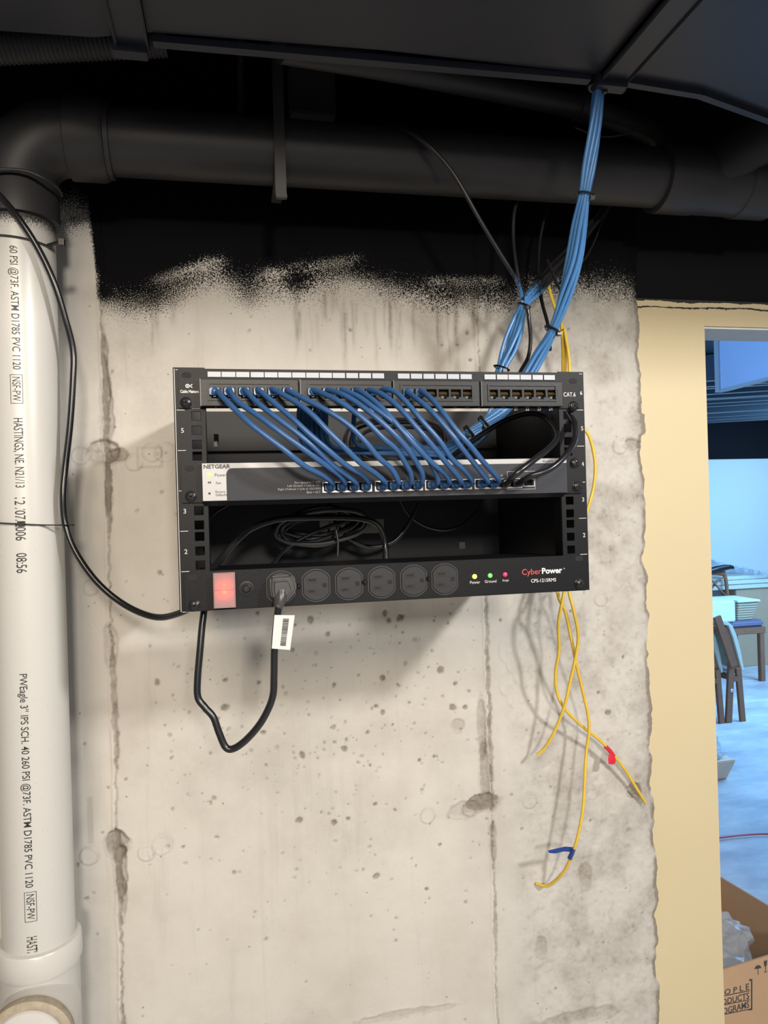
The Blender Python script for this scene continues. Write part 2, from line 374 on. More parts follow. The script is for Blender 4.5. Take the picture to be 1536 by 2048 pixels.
    for px, py, r_ in ((515, 1225, 3.6), (590, 1250, 3.2), (620, 1240, 5.6), (655, 1268, 4.4), (770, 1225, 5.5), (778, 1240, 5), (800, 1235, 6), (868, 1240, 2.6), (715, 1268, 2.4),
                       (805, 1265, 2.6), (895, 1245, 3), (450, 1360, 5), (450, 1415, 7), (518, 1365, 3.6), (585, 1300, 4), (880, 1340, 6.5), (765, 1355, 5.5), (668, 1370, 4),
                       (717, 1350, 2.6), (905, 1415, 7), (930, 1415, 4), (765, 1425, 4), (785, 1450, 2.6), (818, 1405, 2.6), (735, 1465, 4), (688, 1498, 5), (604, 1510, 7), (526, 1465, 5),
                       (716, 1525, 3.4), (740, 1530, 3), (838, 1520, 3), (868, 1513, 3), (532, 1530, 3), (750, 1608, 4), (790, 1620, 4), (598, 1640, 5), (695, 1637, 4), (668, 1645, 4.5),
                       (753, 1752, 7), (853, 1778, 3.4), (832, 1732, 3), (880, 1690, 3), (1215, 1425, 5), (1195, 1385, 3), (1245, 1313, 3), (975, 1180, 2), (1000, 1240, 3), (1140, 1222, 3),
                       (1180, 1640, 2), (1250, 1775, 2.4), (320, 1145, 3.4), (315, 1365, 6), (330, 1450, 2), (205, 1665, 2.6), (700, 660, 3.5), (760, 590, 3), (620, 700, 2), (660, 640, 1.6),
                       (865, 620, 3), (935, 665, 4), (915, 690, 3.5), (940, 720, 3), (960, 610, 2.5), (915, 880, 3), (525, 1405, 2), (1110, 1975, 3), (230, 855, 2)):
        x, z = W0(px, py); pits.append((x, z, r_ * .00092, 1.15))
    for k in range(620):
        if k < 330: x = rg.uniform(-.12, .42); z = rg.normal(1.36, .15)
        else: x = rg.uniform(-.44, .70); z = rg.uniform(.75, 2.05)
        pits.append((x, z, abs(rg.normal(.0011, .0007)) + .0007, rg.uniform(.35, .9)))
    for x, z, r_, s_ in pits:
        i0, i1 = np.searchsorted(xs, [x - r_ * 3, x + r_ * 3]); j0, j1 = np.searchsorted(zs, [z - r_ * 3, z + r_ * 3])
        if i1 <= i0 or j1 <= j0: continue
        xx = X[i0:i1, j0:j1]; zz = Z[i0:i1, j0:j1]; e = rg.uniform(.6, 1.2); an = rg.uniform(0, 3)
        a_ = (xx - x) * math.cos(an) + (zz - z) * math.sin(an); b_ = -(xx - x) * math.sin(an) + (zz - z) * math.cos(an)
        d = np.sqrt((a_ / r_) ** 2 + (b_ / (r_ * e)) ** 2) + (vnoise(xx, zz, 400, 90) - .5) * .5
        g = 1 - sstep(.7, 1.25, d); h[i0:i1, j0:j1] -= g * min(r_ * .8, .003); stain_shade[i0:i1, j0:j1] += g * .75 * s_
    # drips below the painted band
    for k in range(46):
        x, z0 = W0(rg.uniform(560, 950), rg.uniform(585, 640)); ln = rg.uniform(.03, .12); w_ = rg.uniform(.0015, .0045)
        if k < 5: x, z0 = W0(rg.uniform(210, 360), 600)
        wob = (vnoise(Z, Z * 0, 40, 200 + k) - .5) * .004
        g = np.exp(-((X - x + wob) / w_) ** 2) * sstep(z0 - ln, z0 - ln * .5, Z) * (Z < z0 + .01); stain_shade += g * rg.uniform(.12, .42)
    # trowel ripples
    for k in range(5):
        x, z = W0(1010 + 14 * (k % 3), 1300 + 22 * k); d = np.sqrt((X - x) ** 2 + ((Z - z) * .55) ** 2); h += np.exp(-((d - .010) / .002) ** 2) * .0015 * (X < x)
    # black overspray: lower limit of the paint along the wall
    bl = [(-400, 430), (0, 430), (125, 405), (150, 400), (176, 415), (186, 470), (192, 540), (205, 585), (250, 603), (300, 600), (335, 580), (380, 560), (440, 545), (470, 560), (495, 578),
          (530, 568), (600, 555), (690, 548), (770, 565), (850, 582), (930, 592), (1000, 592), (1060, 575), (1130, 560), (1200, 565), (1275, 572)]
    bp = [W0(*p) for p in bl]; zb = np.interp(X, [p[0] for p in bp], [p[1] for p in bp])
    zb += (vnoise(X, Z, 28, 301) - .5) * .018
    paint = (Z - zb) / .055 + .80
    for (x0, z0), (x1, z1), w_, s_ in ((W0(300, 560), W0(455, 518), .013, .52), (W0(520, 550), W0(730, 512), .013, .48), (W0(860, 560), W0(1000, 560), .012, .5), (W0(300, 480), W0(460, 470), .014, .2)):
        tt = np.clip((X - x0) / (x1 - x0), -.15, 1.15); zz = z0 + (z1 - z0) * tt
        g = np.exp(-((Z - zz) / w_) ** 2) * sstep(-.15, .1, (X - x0) / (x1 - x0)) * sstep(1.15, .9, (X - x0) / (x1 - x0)); paint -= g * s_
    for px, py, r_, s_ in ((205, 585, .014, .55), (150, 445, .010, .5), (140, 470, .012, .3), (600, 560, .02, .3), (135, 555, .012, .35)):
        x, z = W0(px, py); paint += np.exp(-(((X - x) ** 2 + (Z - z) ** 2) / r_ ** 2)) * s_
    paint = np.clip(paint, -1, 3)
    # crumbled right edge
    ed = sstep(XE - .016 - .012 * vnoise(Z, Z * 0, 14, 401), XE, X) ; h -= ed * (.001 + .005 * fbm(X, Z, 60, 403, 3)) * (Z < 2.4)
    stain_shade += ed * .35 * fbm(X, Z, 90, 405, 3) + sstep(XE - .008, XE - .002, X) * 1.3 * np.clip(fbm(X, Z, 40, 409, 3) * 2 - .45, 0, 1)  # dark edge line paints in the shadow gap beside the yellow wall
    dx = np.zeros_like(X); e2 = sstep(XE - .02, XE, X); dx = e2 * ((fbm(Z, Z * 0, 30, 411, 4) - .5) * .018 + .006 * (np.abs(Z - 1.845) < .018) + .004)
    X2 = X + dx
    Yv = -h
    v = np.stack([X2, Yv, Z], -1).reshape(-1, 3)
    I = np.arange(nx * nz).reshape(nx, nz)
    f = np.stack([I[:-1, :-1], I[1:, :-1], I[1:, 1:], I[:-1, 1:]], -1).reshape(-1, 4)
    # side return at the crumbled edge
    o = len(v); side = np.stack([X2[-1] - .004 * vnoise(zs, zs * 0, 50, 7), np.full(nz, .20), zs], -1); v = np.concatenate([v, side])
    J = o + np.arange(nz); f2 = np.stack([I[-1, :-1], J[:-1], J[1:], I[-1, 1:]], -1); f = np.concatenate([f, f2])
    me = bpy.data.meshes.new('wall_back'); me.vertices.add(len(v)); me.vertices.foreach_set('co', v.astype(np.float32).ravel())
    me.loops.add(f.size); me.loops.foreach_set('vertex_index', f.astype(np.int32).ravel())
    me.polygons.add(len(f)); me.polygons.foreach_set('loop_start', np.arange(0, f.size, 4, dtype=np.int32))
    me.update(calc_edges=True); me.polygons.foreach_set('use_smooth', np.ones(len(f), dtype=bool))
    for nm, arr in (('paint', paint), ('stain_shade', np.clip(stain_shade, 0, 1.2)), ('rim', np.clip(lightp, 0, 1))):
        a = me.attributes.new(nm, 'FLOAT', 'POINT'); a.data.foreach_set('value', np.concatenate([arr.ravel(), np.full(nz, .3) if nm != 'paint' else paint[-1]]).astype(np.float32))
    m = mat('concrete', (.5, .48, .44), .82); t = NT(m); p = t.pos()
    A = lambda n_: t.n('ShaderNodeAttribute', attribute_name=n_).outputs['Fac']
    base = t.ramp(t.noise(p, 5, 6, .6), [(.30, (.455, .425, .380)), (.52, (.525, .500, .455)), (.72, (.565, .540, .495))])
    base = t.mix(t.math('MULTIPLY', t.noise(p, 260, 3, .7), .22), base, (.40, .375, .34))
    strk = t.noise(t.n('ShaderNodeMapping', {'Vector': p, 'Scale': (26, 1, 2.2)}).outputs[0], 1, 5, .65)
    base = t.mix(t.ramp(strk, [(.56, (0, 0, 0)), (.72, (.5, .5, .5))]), base, (.385, .36, .32))
    xx = t.n('ShaderNodeSeparateXYZ', {0: p}).outputs['X']
    grey = t.math('MULTIPLY', t.math('DIVIDE', t.math('SUBTRACT', xx, .35), .12, True), .45, True)
    base = t.mix(grey, base, (.43, .425, .41))
    base = t.mix(t.math('MULTIPLY', A('rim'), .6), base, (.66, .63, .57))
    st = t.math('MULTIPLY', A('stain_shade'), t.math('ADD', t.noise(p, 140, 3, .6), .35))
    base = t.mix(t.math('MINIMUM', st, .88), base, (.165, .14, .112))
    v_ = t.n('ShaderNodeTexVoronoi', {'Vector': p, 'Scale': 62.0}); sel = t.n('ShaderNodeSeparateColor', {0: v_.outputs['Color']}).outputs[0]
    dots = t.math('MULTIPLY', t.math('LESS_THAN', v_.outputs['Distance'], .10), t.math('LESS_THAN', sel, .16)); base = t.mix(t.math('MULTIPLY', dots, .6), base, (.15, .14, .12))
    nz_ = t.noise(p, 620, 2, .7)
    s = t.math('ADD', A('paint'), t.math('MULTIPLY', t.math('SUBTRACT', nz_, .5), 3.6))
    mask = t.ramp(s, [(.42, (0, 0, 0)), (.66, (1, 1, 1))])
    t.link(t.mix(mask, base, (.0035, .0035, .0045)), t.b.inputs['Base Color'])
    t.link(t.math('SUBTRACT', .4, t.math('MULTIPLY', mask, .34)), t.b.inputs['Specular IOR Level'])
    t.bump(t.math('ADD', t.noise(p, 330, 4, .6), t.math('MULTIPLY', t.noise(p, 60, 3), .8)), .22, .0016)
    me.materials.append(m); ob = bpy.data.objects.new('wall_back', me); COL.objects.link(ob); ob['kind'] = 'structure'; return ob
concrete_wall()

# ------------------------------------------------------------------ yellow wall, openings, floors and ceilings
my = mat('yellow_drywall_paint', (.66, .54, .33), .6); t = NT(my); p = t.pos()
z = t.n('ShaderNodeSeparateXYZ', {0: p}).outputs['Z']
e = t.math('ADD', z, t.math('MULTIPLY', t.math('SUBTRACT', t.noise(t.n('ShaderNodeMapping', {'Vector': p, 'Scale': (14, 14, 60)}).outputs[0], 1, 4, .7), .5), .016))
band = t.math('MULTIPLY', t.math('GREATER_THAN', e, 2.0545), t.math('LESS_THAN', e, 2.0575)); top = t.math('GREATER_THAN', e, 2.0665)
yc = t.mix(t.noise(p, 3, 3), (.495, .42, .265), (.54, .46, .292))
t.link(t.mix(t.math('MAXIMUM', band, top), yc, (.015, .014, .014)), t.b.inputs['Base Color'])
t.bump(t.noise(p, 110, 4, .6), .30, .0012); M['yellow_wall'] = my
XO = .853; ZT = 2.071; ZH = 2.024
b = B().plate(XE - .012, 3.2, 0, ZT, .008, .098, [(XO, 1.80, -1, ZH)]); struct(b, 'wall_right', 'yellow_wall')
M['jamb'] = noisy(mat('jamb_white', (.62, .62, .60), .6), .1, 40)
b = B().box(XO + .0006, 1.7994, .012, .0985, ZH - .0035, ZH - .0002); struct(b, 'trim_1', 'jamb')
b = B().box(XE - .012, 3.2, .012, .10, ZT, 2.9); struct(b, 'wall_upper', 'black')
b = B().box(-2.4, 3.2, -5.2, .3, 2.9, 2.95)
for k in range(9): b.box(-2.2 + k * .42, -2.2 + k * .42 + .045, -5.2, -.002, 2.66, 2.9)
struct(b, 'ceiling', 'black')
mf = mat('floor_concrete', (.42, .42, .42), .35); t = NT(mf); p = t.pos()
n1 = t.noise(t.n('ShaderNodeMapping', {'Vector': p, 'Scale': (1, 2.2, 1)}).outputs[0], 2.2, 6, .62)
t.link(t.ramp(n1, [(.34, (.42, .42, .45)), (.52, (.56, .58, .60)), (.66, (.72, .72, .70))]), t.b.inputs['Base Color']); t.bump(t.noise(p, 40, 4), .15, .002)
M['floor'] = mf
b = B().box(-2.4, 9.0, -5.2, 5.9, -.05, 0); struct(b, 'floor', 'floor')
# far room
YF = 5.62
M['far_wall'] = noisy(mat('far_wall_paint', (.56, .56, .56), .6), .02, 2)
zc = at(1475, 918, YF).z
b = B().box(.3, 9.0, YF, YF + .1, 0, zc); struct(b, 'wall_far', 'far_wall')
b = B().box(.3, 9.0, YF - .02, YF + .1, zc, 2.62); struct(b, 'wall_far_upper', 'black')
b = B().box(.3, 9.0, YF - .015, YF, 0, .12); struct(b, 'baseboard_far', 'black_print')
b = B().box(.3, 9.0, .11, YF, 2.62, 2.70)
rg = random.Random(4); Mr = Matrix.Rotation(R(-25), 4, 'Z')
for k in range(14):
    y0 = 3.75 + k * .19; b.box(.75, 5.2, y0, y0 + .05, 2.44 + rg.uniform(0, .05), 2.61, M4=Mr)
M['far_ceiling'] = noisy(mat('far_ceiling_black', (.05, .065, .08), .35), .2, 5)
struct(b, 'ceiling_far', 'far_ceiling')
b = B().box(8.9, 9.0, .1, YF, 0, 2.7); struct(b, 'wall_side', 'far_wall')
# hanging blue-lit duct seen through the opening
c0 = at(1437, 782, 2.35); w_ = 1.3; z1 = at(1430, 640, 2.35).z
dd = thing('hanging_panel', (c0.x, 2.35, c0.z), 'pale blue-lit metal panel hanging high in the room beyond the opening', 'panel')
x0 = c0.x; z1 = 2.58
B().box(x0, x0 + .035, .45, 2.35, c0.z, z1).build('panel_sheet', 'blue_duct', dd, bevel=.003)
b = B().box(x0 - .010, x0 + .030, 2.33, 2.365, c0.z - .006, z1 + .01); b.box(x0 - .005, x0 + .037, .45, 2.33, c0.z - .006, c0.z + .006); b.build('edge_trim', 'silver', dd)
for yy in (1.0, 2.25): B().box(x0 + .012, x0 + .020, yy, yy + .03, z1 - .004, 2.62).build('hanger_strap', 'silver', dd)

# ------------------------------------------------------------------ overhead duct
ZD = at(740, 100, -.34).z
pl = [gz(px, py, ZD) for px, py in ((-300, 45), (190, 78), (305, 68), (768, 104), (1180, 150), (1250, 157), (1400, 182), (1536, 232), (1750, 330))]
poly = [(v.x, v.y) for v in pl] + [(1.5, -.90), (-1.5, -.90)]
poly = [(-1.5, poly[0][1])] + poly
dk = thing('air_duct', (.2, -.6, ZD), 'wide black-painted sheet-metal air duct running overhead across the top', 'duct')
def hprism(b, poly, z0, z1, mi=0):
    n = len(poly); vs = [(x, y, z0) for x, y in poly] + [(x, y, z1) for x, y in poly]
    return b.add(vs, [tuple(range(n)), tuple(range(2 * n - 1, n - 1, -1))] + [(i, i + n, (i + 1) % n + n, (i + 1) % n) for i in range(n)], mi=mi)
hprism(B(), poly, ZD, ZD + .36).build('duct_body', 'duct', dk, bevel=.003)
def strip(pxa, pxb, name, tab):
    a0, a1 = gz(*pxa, ZD), gz(*pxb, ZD)
    b = B().box(a0.x, a1.x, -.90, a0.y + .004, ZD - .007, ZD)
    if tab: b.box(a0.x - .004, a1.x - .002, a0.y - .012, a0.y + .006, ZD - .016, ZD + .05)
    b.box(a0.x, a0.x + .003, -.90, a0.y, ZD - .012, ZD); b.box(a1.x - .003, a1.x, -.90, a0.y, ZD - .010, ZD)
    b.build(name, 'duct', dk, bevel=.0012)
strip((232, 84), (298, 84), 'joint_flange', True)
strip((1192, 154), (1252, 157), 'joint_flange', True)
a, c = gz(305, 70, ZD), gz(1180, 152, ZD)
b = B().bar((a.x, a.y + .006, ZD - .003), (c.x, c.y + .002, ZD - .003), .012, .008, side=Vector((0, 1, 0)))
for k in range(5):
    p0 = pl[5 + 0] if k == 0 else None
for i in (5, 6, 7): b.bar((pl[i].x, pl[i].y, ZD - .003), (pl[i + 1].x, pl[i + 1].y, ZD - .003), .010, .010, side=Vector((0, 1, 0)))
b.build('seam_lip', 'duct', dk)

# ------------------------------------------------------------------ waste pipe
PX, PY, PR, PZ = -.272, -.13, .0445, 2.218
pipe = thing('drain_pipe', (PX, PY, 1.0), 'white plastic drain pipe, black-painted above, rising and turning along the wall', 'pipe')
B().tube([(PX, PY, 1.12), (PX, PY, 2.16)], PR, 48, cat=False).build('upright_pipe', 'pvc_pipe', pipe)
B().tube([(-.17, PY, PZ), (.72, PY, PZ + .003)], PR, 40, cat=False).build('level_pipe', 'pipe_black', pipe)
RE = .066; ce = (PX + RE, PZ - RE)
arc = [(ce[0] + RE * math.cos(a_), PY, ce[1] + RE * math.sin(a_)) for a_ in [R(180 - 90 * k / 12) for k in range(13)]]
el = [(PX, PY, 2.10)] + arc + [(-.15, PY, PZ)]
b = B().tube(el, .0492, 40, cat=False)
b.lathe([(.047, -.024), (.0535, -.022), (.0535, .020), (.051, .026), (.049, .027)], (-.183, PY, PZ), (1, 0, 0), 40)
b.lathe([(.0455, 0), (.0515, .001), (.0515, .045), (.049, .050)], (PX, PY, 2.098), (0, 0, 1), 40)
b.build('elbow', 'pipe_black', pipe)
# fittings at right
def hp(px, py=None): return at(px, 360, PY).x
x1, x2, x3 = at(1310, 360, PY).x, at(1385, 360, PY).x, at(1500, 360, PY).x
b = B().lathe([(.046, 0), (.052, .002), (.052, x2 - x1), (.0505, x2 - x1 + .003), (.0505, x3 - x1 - .03), (.053, x3 - x1 - .028), (.053, x3 - x1 + .03), (.046, x3 - x1 + .032)], (x1, PY, PZ + .002), (1, 0, 0), 40)
br0 = Vector((x2 + .02, PY - .005, PZ)); br1 = at(1600, 215, PY - .06)
b.tube([br0, br1], .044, 36, cat=False); b.build('wye_fitting', 'pipe_black', pipe)
B().tube([(x3, PY, PZ + .002), (1.6, PY, PZ + .004)], PR, 36, cat=False).build('level_pipe', 'pipe_black', pipe)
# coupling, tee body and clean-out at the bottom
zc1 = at(75, 1909, PY - .045).z
b = B().lathe([(.0446, .0), (.0505, -.001), (.0520, -.003), (.0525, -.030), (.0500, -.036), (.0490, -.038), (.049, -.34)], (PX, PY, zc1), (0, 0, 1), 56)
co = at(58, 2085, -.21)
b.lathe([(.044, 0), (.048, .02), (.0505, .085)], (co.x, PY - .0, co.z), (0, -1, 0), 48)
b.build('tee_fitting', 'pvc', pipe)
B().lathe([(.0515, .070), (.0525, .072), (.0525, .084), (.0475, .0875), (.044, .0872), (.044, .084)], (co.x, PY, co.z), (0, -1, 0), 56).build('primer_ring', 'primer', pipe)
b = B().lathe([(0.0001, .0925), (.030, .0915), (.041, .0885), (.0438, .084), (.0438, .08)][::-1], (co.x, PY, co.z), (0, -1, 0), 48)
b.add([Vector((co.x + sx * s_, PY - yy, co.z + sz * s_)) for yy, s_ in ((.088, .012), (.106, .0085)) for sx, sz in ((-1, -1), (1, -1), (1, 1), (-1, 1))],
      [(0, 1, 5, 4), (1, 2, 6, 5), (2, 3, 7, 6), (3, 0, 4, 7), (4, 5, 6, 7)])
b.build('cleanout_plug', 'pvc', pipe)
def pipe_text(b, txt, pya, pyb, th, hh=.0125, bold=0, pxs=45):
    za = at(pxs, pya, PY - PR).z; zb = at(pxs, pyb, PY - PR).z
    vs, fs, asp = text_geo(txt, bold)
    out = []
    for a_, c_ in vs:
        an = R(th) + (c_ - .5) * hh / PR; r_ = PR + .0003
        out.append((PX + r_ * math.sin(an), PY - r_ * math.cos(an), za + (zb - za) * a_))
    b.add(out, fs)
def pipe_rect(b, pya, pyb, th, hh=.0125, pxs=45):
    za = at(pxs, pya, PY - PR).z; zb = at(pxs, pyb, PY - PR).z; r_ = PR + .0003
    def P_(c_, z_): an = R(th) + c_ / PR; return (PX + r_ * math.sin(an), PY - r_ * math.cos(an), z_)
    w_ = .0006; H = hh / 2
    for c0_, c1_, z0_, z1_ in ((-H, -H + w_, za, zb), (H - w_, H, za, zb), (-H, H, za, za - w_), (-H, H, zb + w_, zb)):
        n = 5; cs = [c0_ + (c1_ - c0_) * k / n for k in range(n + 1)]
        vs = [P_(c_, z_) for c_ in cs for z_ in (z0_, z1_)]
        b.add(vs, [(2 * k, 2 * k + 2, 2 * k + 3, 2 * k + 1) for k in range(n)])
b = B()
for txt, ya, yb, th, bo in (('60 PSI @73F. ASTM D1785 PVC 1120', 492, 739, 4, .004), ('HASTINGS, NE. N21/13', 836, 975, 4, .004), ('12 /07/2006', 995, 1081, 4, .004), ('08:56', 1106, 1146, 4, .004),
                        ('|PWEagle 3\u2033 IPS SCH. 40 260 PSI @73F. ASTM D1785 PVC 1120', 1348, 1777, 0, .004), ('HASTI', 1876, 1908, 3, .004)):
    if txt[0] == '|':
        pipe_rect(b, 749, 807, 4, .0145); pipe_text(b, 'NSF-PW', 754, 802, 4, .0095)
        b.build('printed_lettering', 'black_print', pipe); b = B(); txt = txt[1:]
    pipe_text(b, txt, ya, yb, th, bold=bo)
pipe_rect(b, 1786, 1846, 2.5, .0145); pipe_text(b, 'NSF-PW', 1791, 1841, 2.5, .0095)
b.build('printed_lettering', 'black_print', pipe)

# ------------------------------------------------------------------ other pipework overhead
o = B().tube([at(560, 95, -.30), at(770, 132, -.25), at(980, 175, -.18), at(1165, 217, -.12), at(1260, 248, -.09), at(1310, 275, -.075), at(1328, 320, -.07), at(1330, 380, -.07)], .0175, 20, 5)
o.lathe([(.0175, 0), (.021, .001), (.021, .03), (.0175, .031)], at(1150, 211, -.125), at(1200, 226, -.108) - at(1150, 211, -.125), 24)
tag(o.build('conduit', 'pipe_black'), 'slim black conduit slanting between the duct and the thick pipe', 'conduit')
b = B(); pts = [at(-80, 98, -.27), at(60, 100, -.27), at(200, 92, -.27), at(330, 80, -.28)]; P = []; rs = []
for i in range(90):
    u = i / 89; q = pts[0].lerp(pts[3], u); P.append(q); rs.append(.017 + (.002 if i % 2 else 0))
b.tube(P, rs, 20, cat=False); tag(b.build('flexible_conduit', 'pipe_black'), 'ribbed flexible black conduit beneath the duct at its left end', 'conduit')
b = B(); xa = at(560, 300, PY - .055).x; ys = PY - PR - .004
za, zb_ = at(560, 105, ys).z + .3, at(562, 398, ys).z
b.box(xa - .0075, xa + .0075, ys - .004, ys, zb_, za); b.box(xa - .0075, xa + .0075, ys - .012, ys - .004, zb_ - .003, zb_ + .004); b.box(xa - .0075, xa + .0075, ys, PY + PR + .006, PZ - PR - .006, PZ - PR - .002)
tag(b.build('pipe_hanger', 'pipe_black', bevel=.0008), 'flat black steel hanger strap clamped in front of the thick pipe', 'hanger')
b = B().tube([at(480, 60, -.10), at(482, 235, -.10)], .004, 10, cat=False); b.v = [v for v in b.v]
top = at(480, 60, -.10); b.tube([top, (top.x, -.10, 2.7)], .004, 10, cat=False)
b.lathe([(.007, 0), (.007, .006)], at(482, 236, -.10), (0, 0, 1), 6, smooth=False)
tag(b.build('threaded_rod', 'pipe_black'), 'thin black threaded rod hanging left of the flat hanger strap', 'rod')
b = B(); a = at(620, 60, -.03); b.box(a.x - .035, a.x + .035, -.05, -.002, at(620, 240, -.03).z, 2.66)
M['board_dark'] = noisy(mat('board_dark_paint', (.035, .036, .042), .6), .2, 20)
tag(b.build('blocking_board', 'board_dark', bevel=.002), 'dark grey upright board fixed against the wall behind the hanger strap', 'board')

# ------------------------------------------------------------------ black cords along the pipe
def cordthing(name, pts, r_, m_, label, cat='cable', group=None, n=10, sub=8):
    o = B().tube([p if isinstance(p, Vector) else at(*p) for p in pts], r_, n, sub).build(name, m_); return tag(o, label, cat, group)
YP = PY - PR - .006
cordthing('power_cable', [(-60, 330, YP + .0), (0, 392, YP + .0), (40, 440, YP - .004), (78, 500, YP), (108, 565, YP + .004), (130, 635, YP + .012), (146, 700, YP + .02), (146, 760, YP + .02), (140, 850, YP + .02), (131, 930, YP + .02),
                          (126, 990, YP + .016), (131, 1050, YP + .016), (152, 1105, YP + .01), (195, 1165, YP), (250, 1210, YP - .01), (310, 1234, -.21), (360, 1226, -.24), (410, 1200, -.27), (440, 1182, -.285)], .0042, 'cord',
          'thick black power cable tied to the white pipe, curving right under the rack')
cordthing('thin_cable', [(-60, 345, YP - .012), (0, 339, YP - .010), (50, 342, YP - .008), (90, 358, YP - .002), (115, 376, YP + .02), (124, 392, PY - .01)], .0022, 'cord_matt',
          'thin dark cable looped over the black pipe elbow at upper left')
def ziptie(pts, label, w=.0022, th=.0008, tail=None, group=None, name='zip_tie', flat=.35):
    b = B().tube(pts, w, 8, 5, closed=True, flat=flat)
    h_ = Vector(tail[0]); b.box(h_.x - .003, h_.x + .003, h_.y - .0025, h_.y + .0025, h_.z - .0025, h_.z + .0025)
    if len(tail) > 1: b.tube(tail, w * .8, 6, 4, flat=flat)
    o = b.build(name, 'tie'); return tag(o, label, 'zip tie', group)
def band(c, ax, r1, r2=None, n=14):
    ax = Vector(ax).normalized(); u = ax.cross(Vector((0, 1, 0))).normalized(); w = ax.cross(u)
    return [Vector(c) + u * r1 * math.cos(2 * math.pi * k / n) + w * (r2 or r1) * math.sin(2 * math.pi * k / n) for k in range(n)]
zt = at(60, 1047, YP).z
tp = [(PX + (PR + .0022) * math.sin(a_), PY - (PR + .0022) * math.cos(a_), zt - .004 * math.sin(a_)) for a_ in [R(d) for d in range(-170, 42, 12)]]
e_ = at(136, 1050, YP + .016)
ring_ = tp + [(e_.x - .004, e_.y - .0062, e_.z), (e_.x + .005, e_.y - .003, e_.z), (e_.x + .004, e_.y + .006, e_.z), (PX + .02, PY + PR + .003, zt)]
b = B().tube(ring_, .0022, 8, 4, closed=True, flat=.4); hh = at(42, 1047, YP + .003); b.box(hh.x - .004, hh.x + .004, hh.y - .002, hh.y + .002, hh.z - .003, hh.z + .003)
tag(b.build('zip_tie', 'tie'), 'black zip tie strapping the power cable to the printed white pipe', 'zip tie')
zt = at(60, 473, YP).z
ring_ = [(PX + (PR + .003) * math.sin(a_), PY - (PR + .003) * math.cos(a_), zt + .001 - .0035 * math.sin(a_)) for a_ in [R(d) for d in range(-170, 75, 12)]]
e_ = at(118, 485, YP + .03)
b = B().tube(ring_ + [(PX + .03, PY + PR + .003, zt)], .0022, 8, 4, closed=True, flat=.4); b.tube([ring_[-2], e_, e_ + Vector((.006, 0, -.002))], .0026, 8, 3); b.box(e_.x, e_.x + .007, e_.y - .004, e_.y + .004, e_.z - .004, e_.z + .004)
tag(b.build('zip_tie', 'tie'), 'black zip tie around the pipe just above where white plastic starts', 'zip tie')

# ------------------------------------------------------------------ rack
XL, XR, ZB, ZTp, YR = -.0627, .4257, 1.5963, 1.8642, -.349
U = .04445
rack = thing('wall_rack', ((XL + XR) / 2, YR, ZB), 'black open-frame wall-mounted network rack on the concrete wall', 'rack')
for sx, x0 in ((0, XL), (1, XR - .002)):
    b = B().box(x0, x0 + .002, YR + .002, -.012, ZB, ZTp); b.build('side_panel', 'rack', rack)
def U0(k): return ZB + U * (k - 1)
for left in (True, False):
    holes = []
    xh = XL + .0235 if left else XR - .0235 + .0005
    for k in range(1, 7):
        for dz in (.0064, .0222, .0381): holes.append((xh - .0048, xh + .0048, U0(k) + dz - .0047, U0(k) + dz + .0047))
    x0, x1 = (XL, XL + .034) if left else (XR - .034, XR)
    rail = B().plate(x0, x1, ZB, ZTp + .0015, YR, YR + .002, holes)
    xi = x1 - .002 if left else x0; rail.box(xi, xi + .002, YR + .002, YR + .022, ZB, ZTp)
    rail = rail.build('mounting_rail', 'rack', rack, bevel=.0004, seg=1)
    b = B()
    for k in range(1, 7):
        cx = XL + .0085 if left else XR - .0045
        if left and k in (1, 4, 6): pass
        elif left: add_text(b, str(k), cx, U0(k) + .022, .0052, YR - .0004, bold=.01)
    for k in range(1, 8):
        xs_ = (XL + .003, XL + .0115) if left else (XR - .0115, XR - .002)
        b.add([(xs_[0], YR - .0004, U0(k) - .0003), (xs_[1], YR - .0004, U0(k) - .0003), (xs_[1], YR - .0004, U0(k) + .0004), (xs_[0], YR - .0004, U0(k) + .0004)], [(0, 1, 2, 3)])
    if left: b.add([(XL + .0012, YR - .0003, ZB), (XL + .0019, YR - .0003, ZB), (XL + .0019, YR - .0003, ZTp), (XL + .0012, YR - .0003, ZTp)], [(0, 1, 2, 3)])
    if not left:
        for k, (px, py) in enumerate([(1171, 1140), (1168, 1070), (1166, 999), (1165, 928), (1164, 857)]):
            p_ = at(px, py, YR); add_text(b, str(k + 1), p_.x, p_.z, .0052, YR - .0004, bold=.01)
    b.build('unit_markings', 'grey_print', rack)
# back panel with openings, two cross rails
YB = -.045
def hole(px0, px1, py0, py1): a_, b_ = at(px0, py1, YB), at(px1, py0, YB); return (a_.x, b_.x, a_.z, b_.z)
hl = [hole(640, 768, 1038, 1070), hole(428, 437, 868, 893), hole(919, 931, 1084, 1098)]
B().plate(XL + .002, XR - .002, ZB + .012, ZTp - .004, YB, YB + .002, hl).build('back_panel', 'rack_in', rack)
za_, zb_ = at(500, 880, YB).z, at(500, 838, YB).z
hk = at(432, 872, YB - .008)
b = B().box(XL + .002, XR - .002, YB - .010, YB - .0005, at(500, 900, YB).z - .002, at(500, 898, YB).z)
b.box(XL + .002, XR - .002, YB - .014, YB - .0005, ZB + .012, ZB + .020)
b.build('cross_rail', 'rack_in', rack)

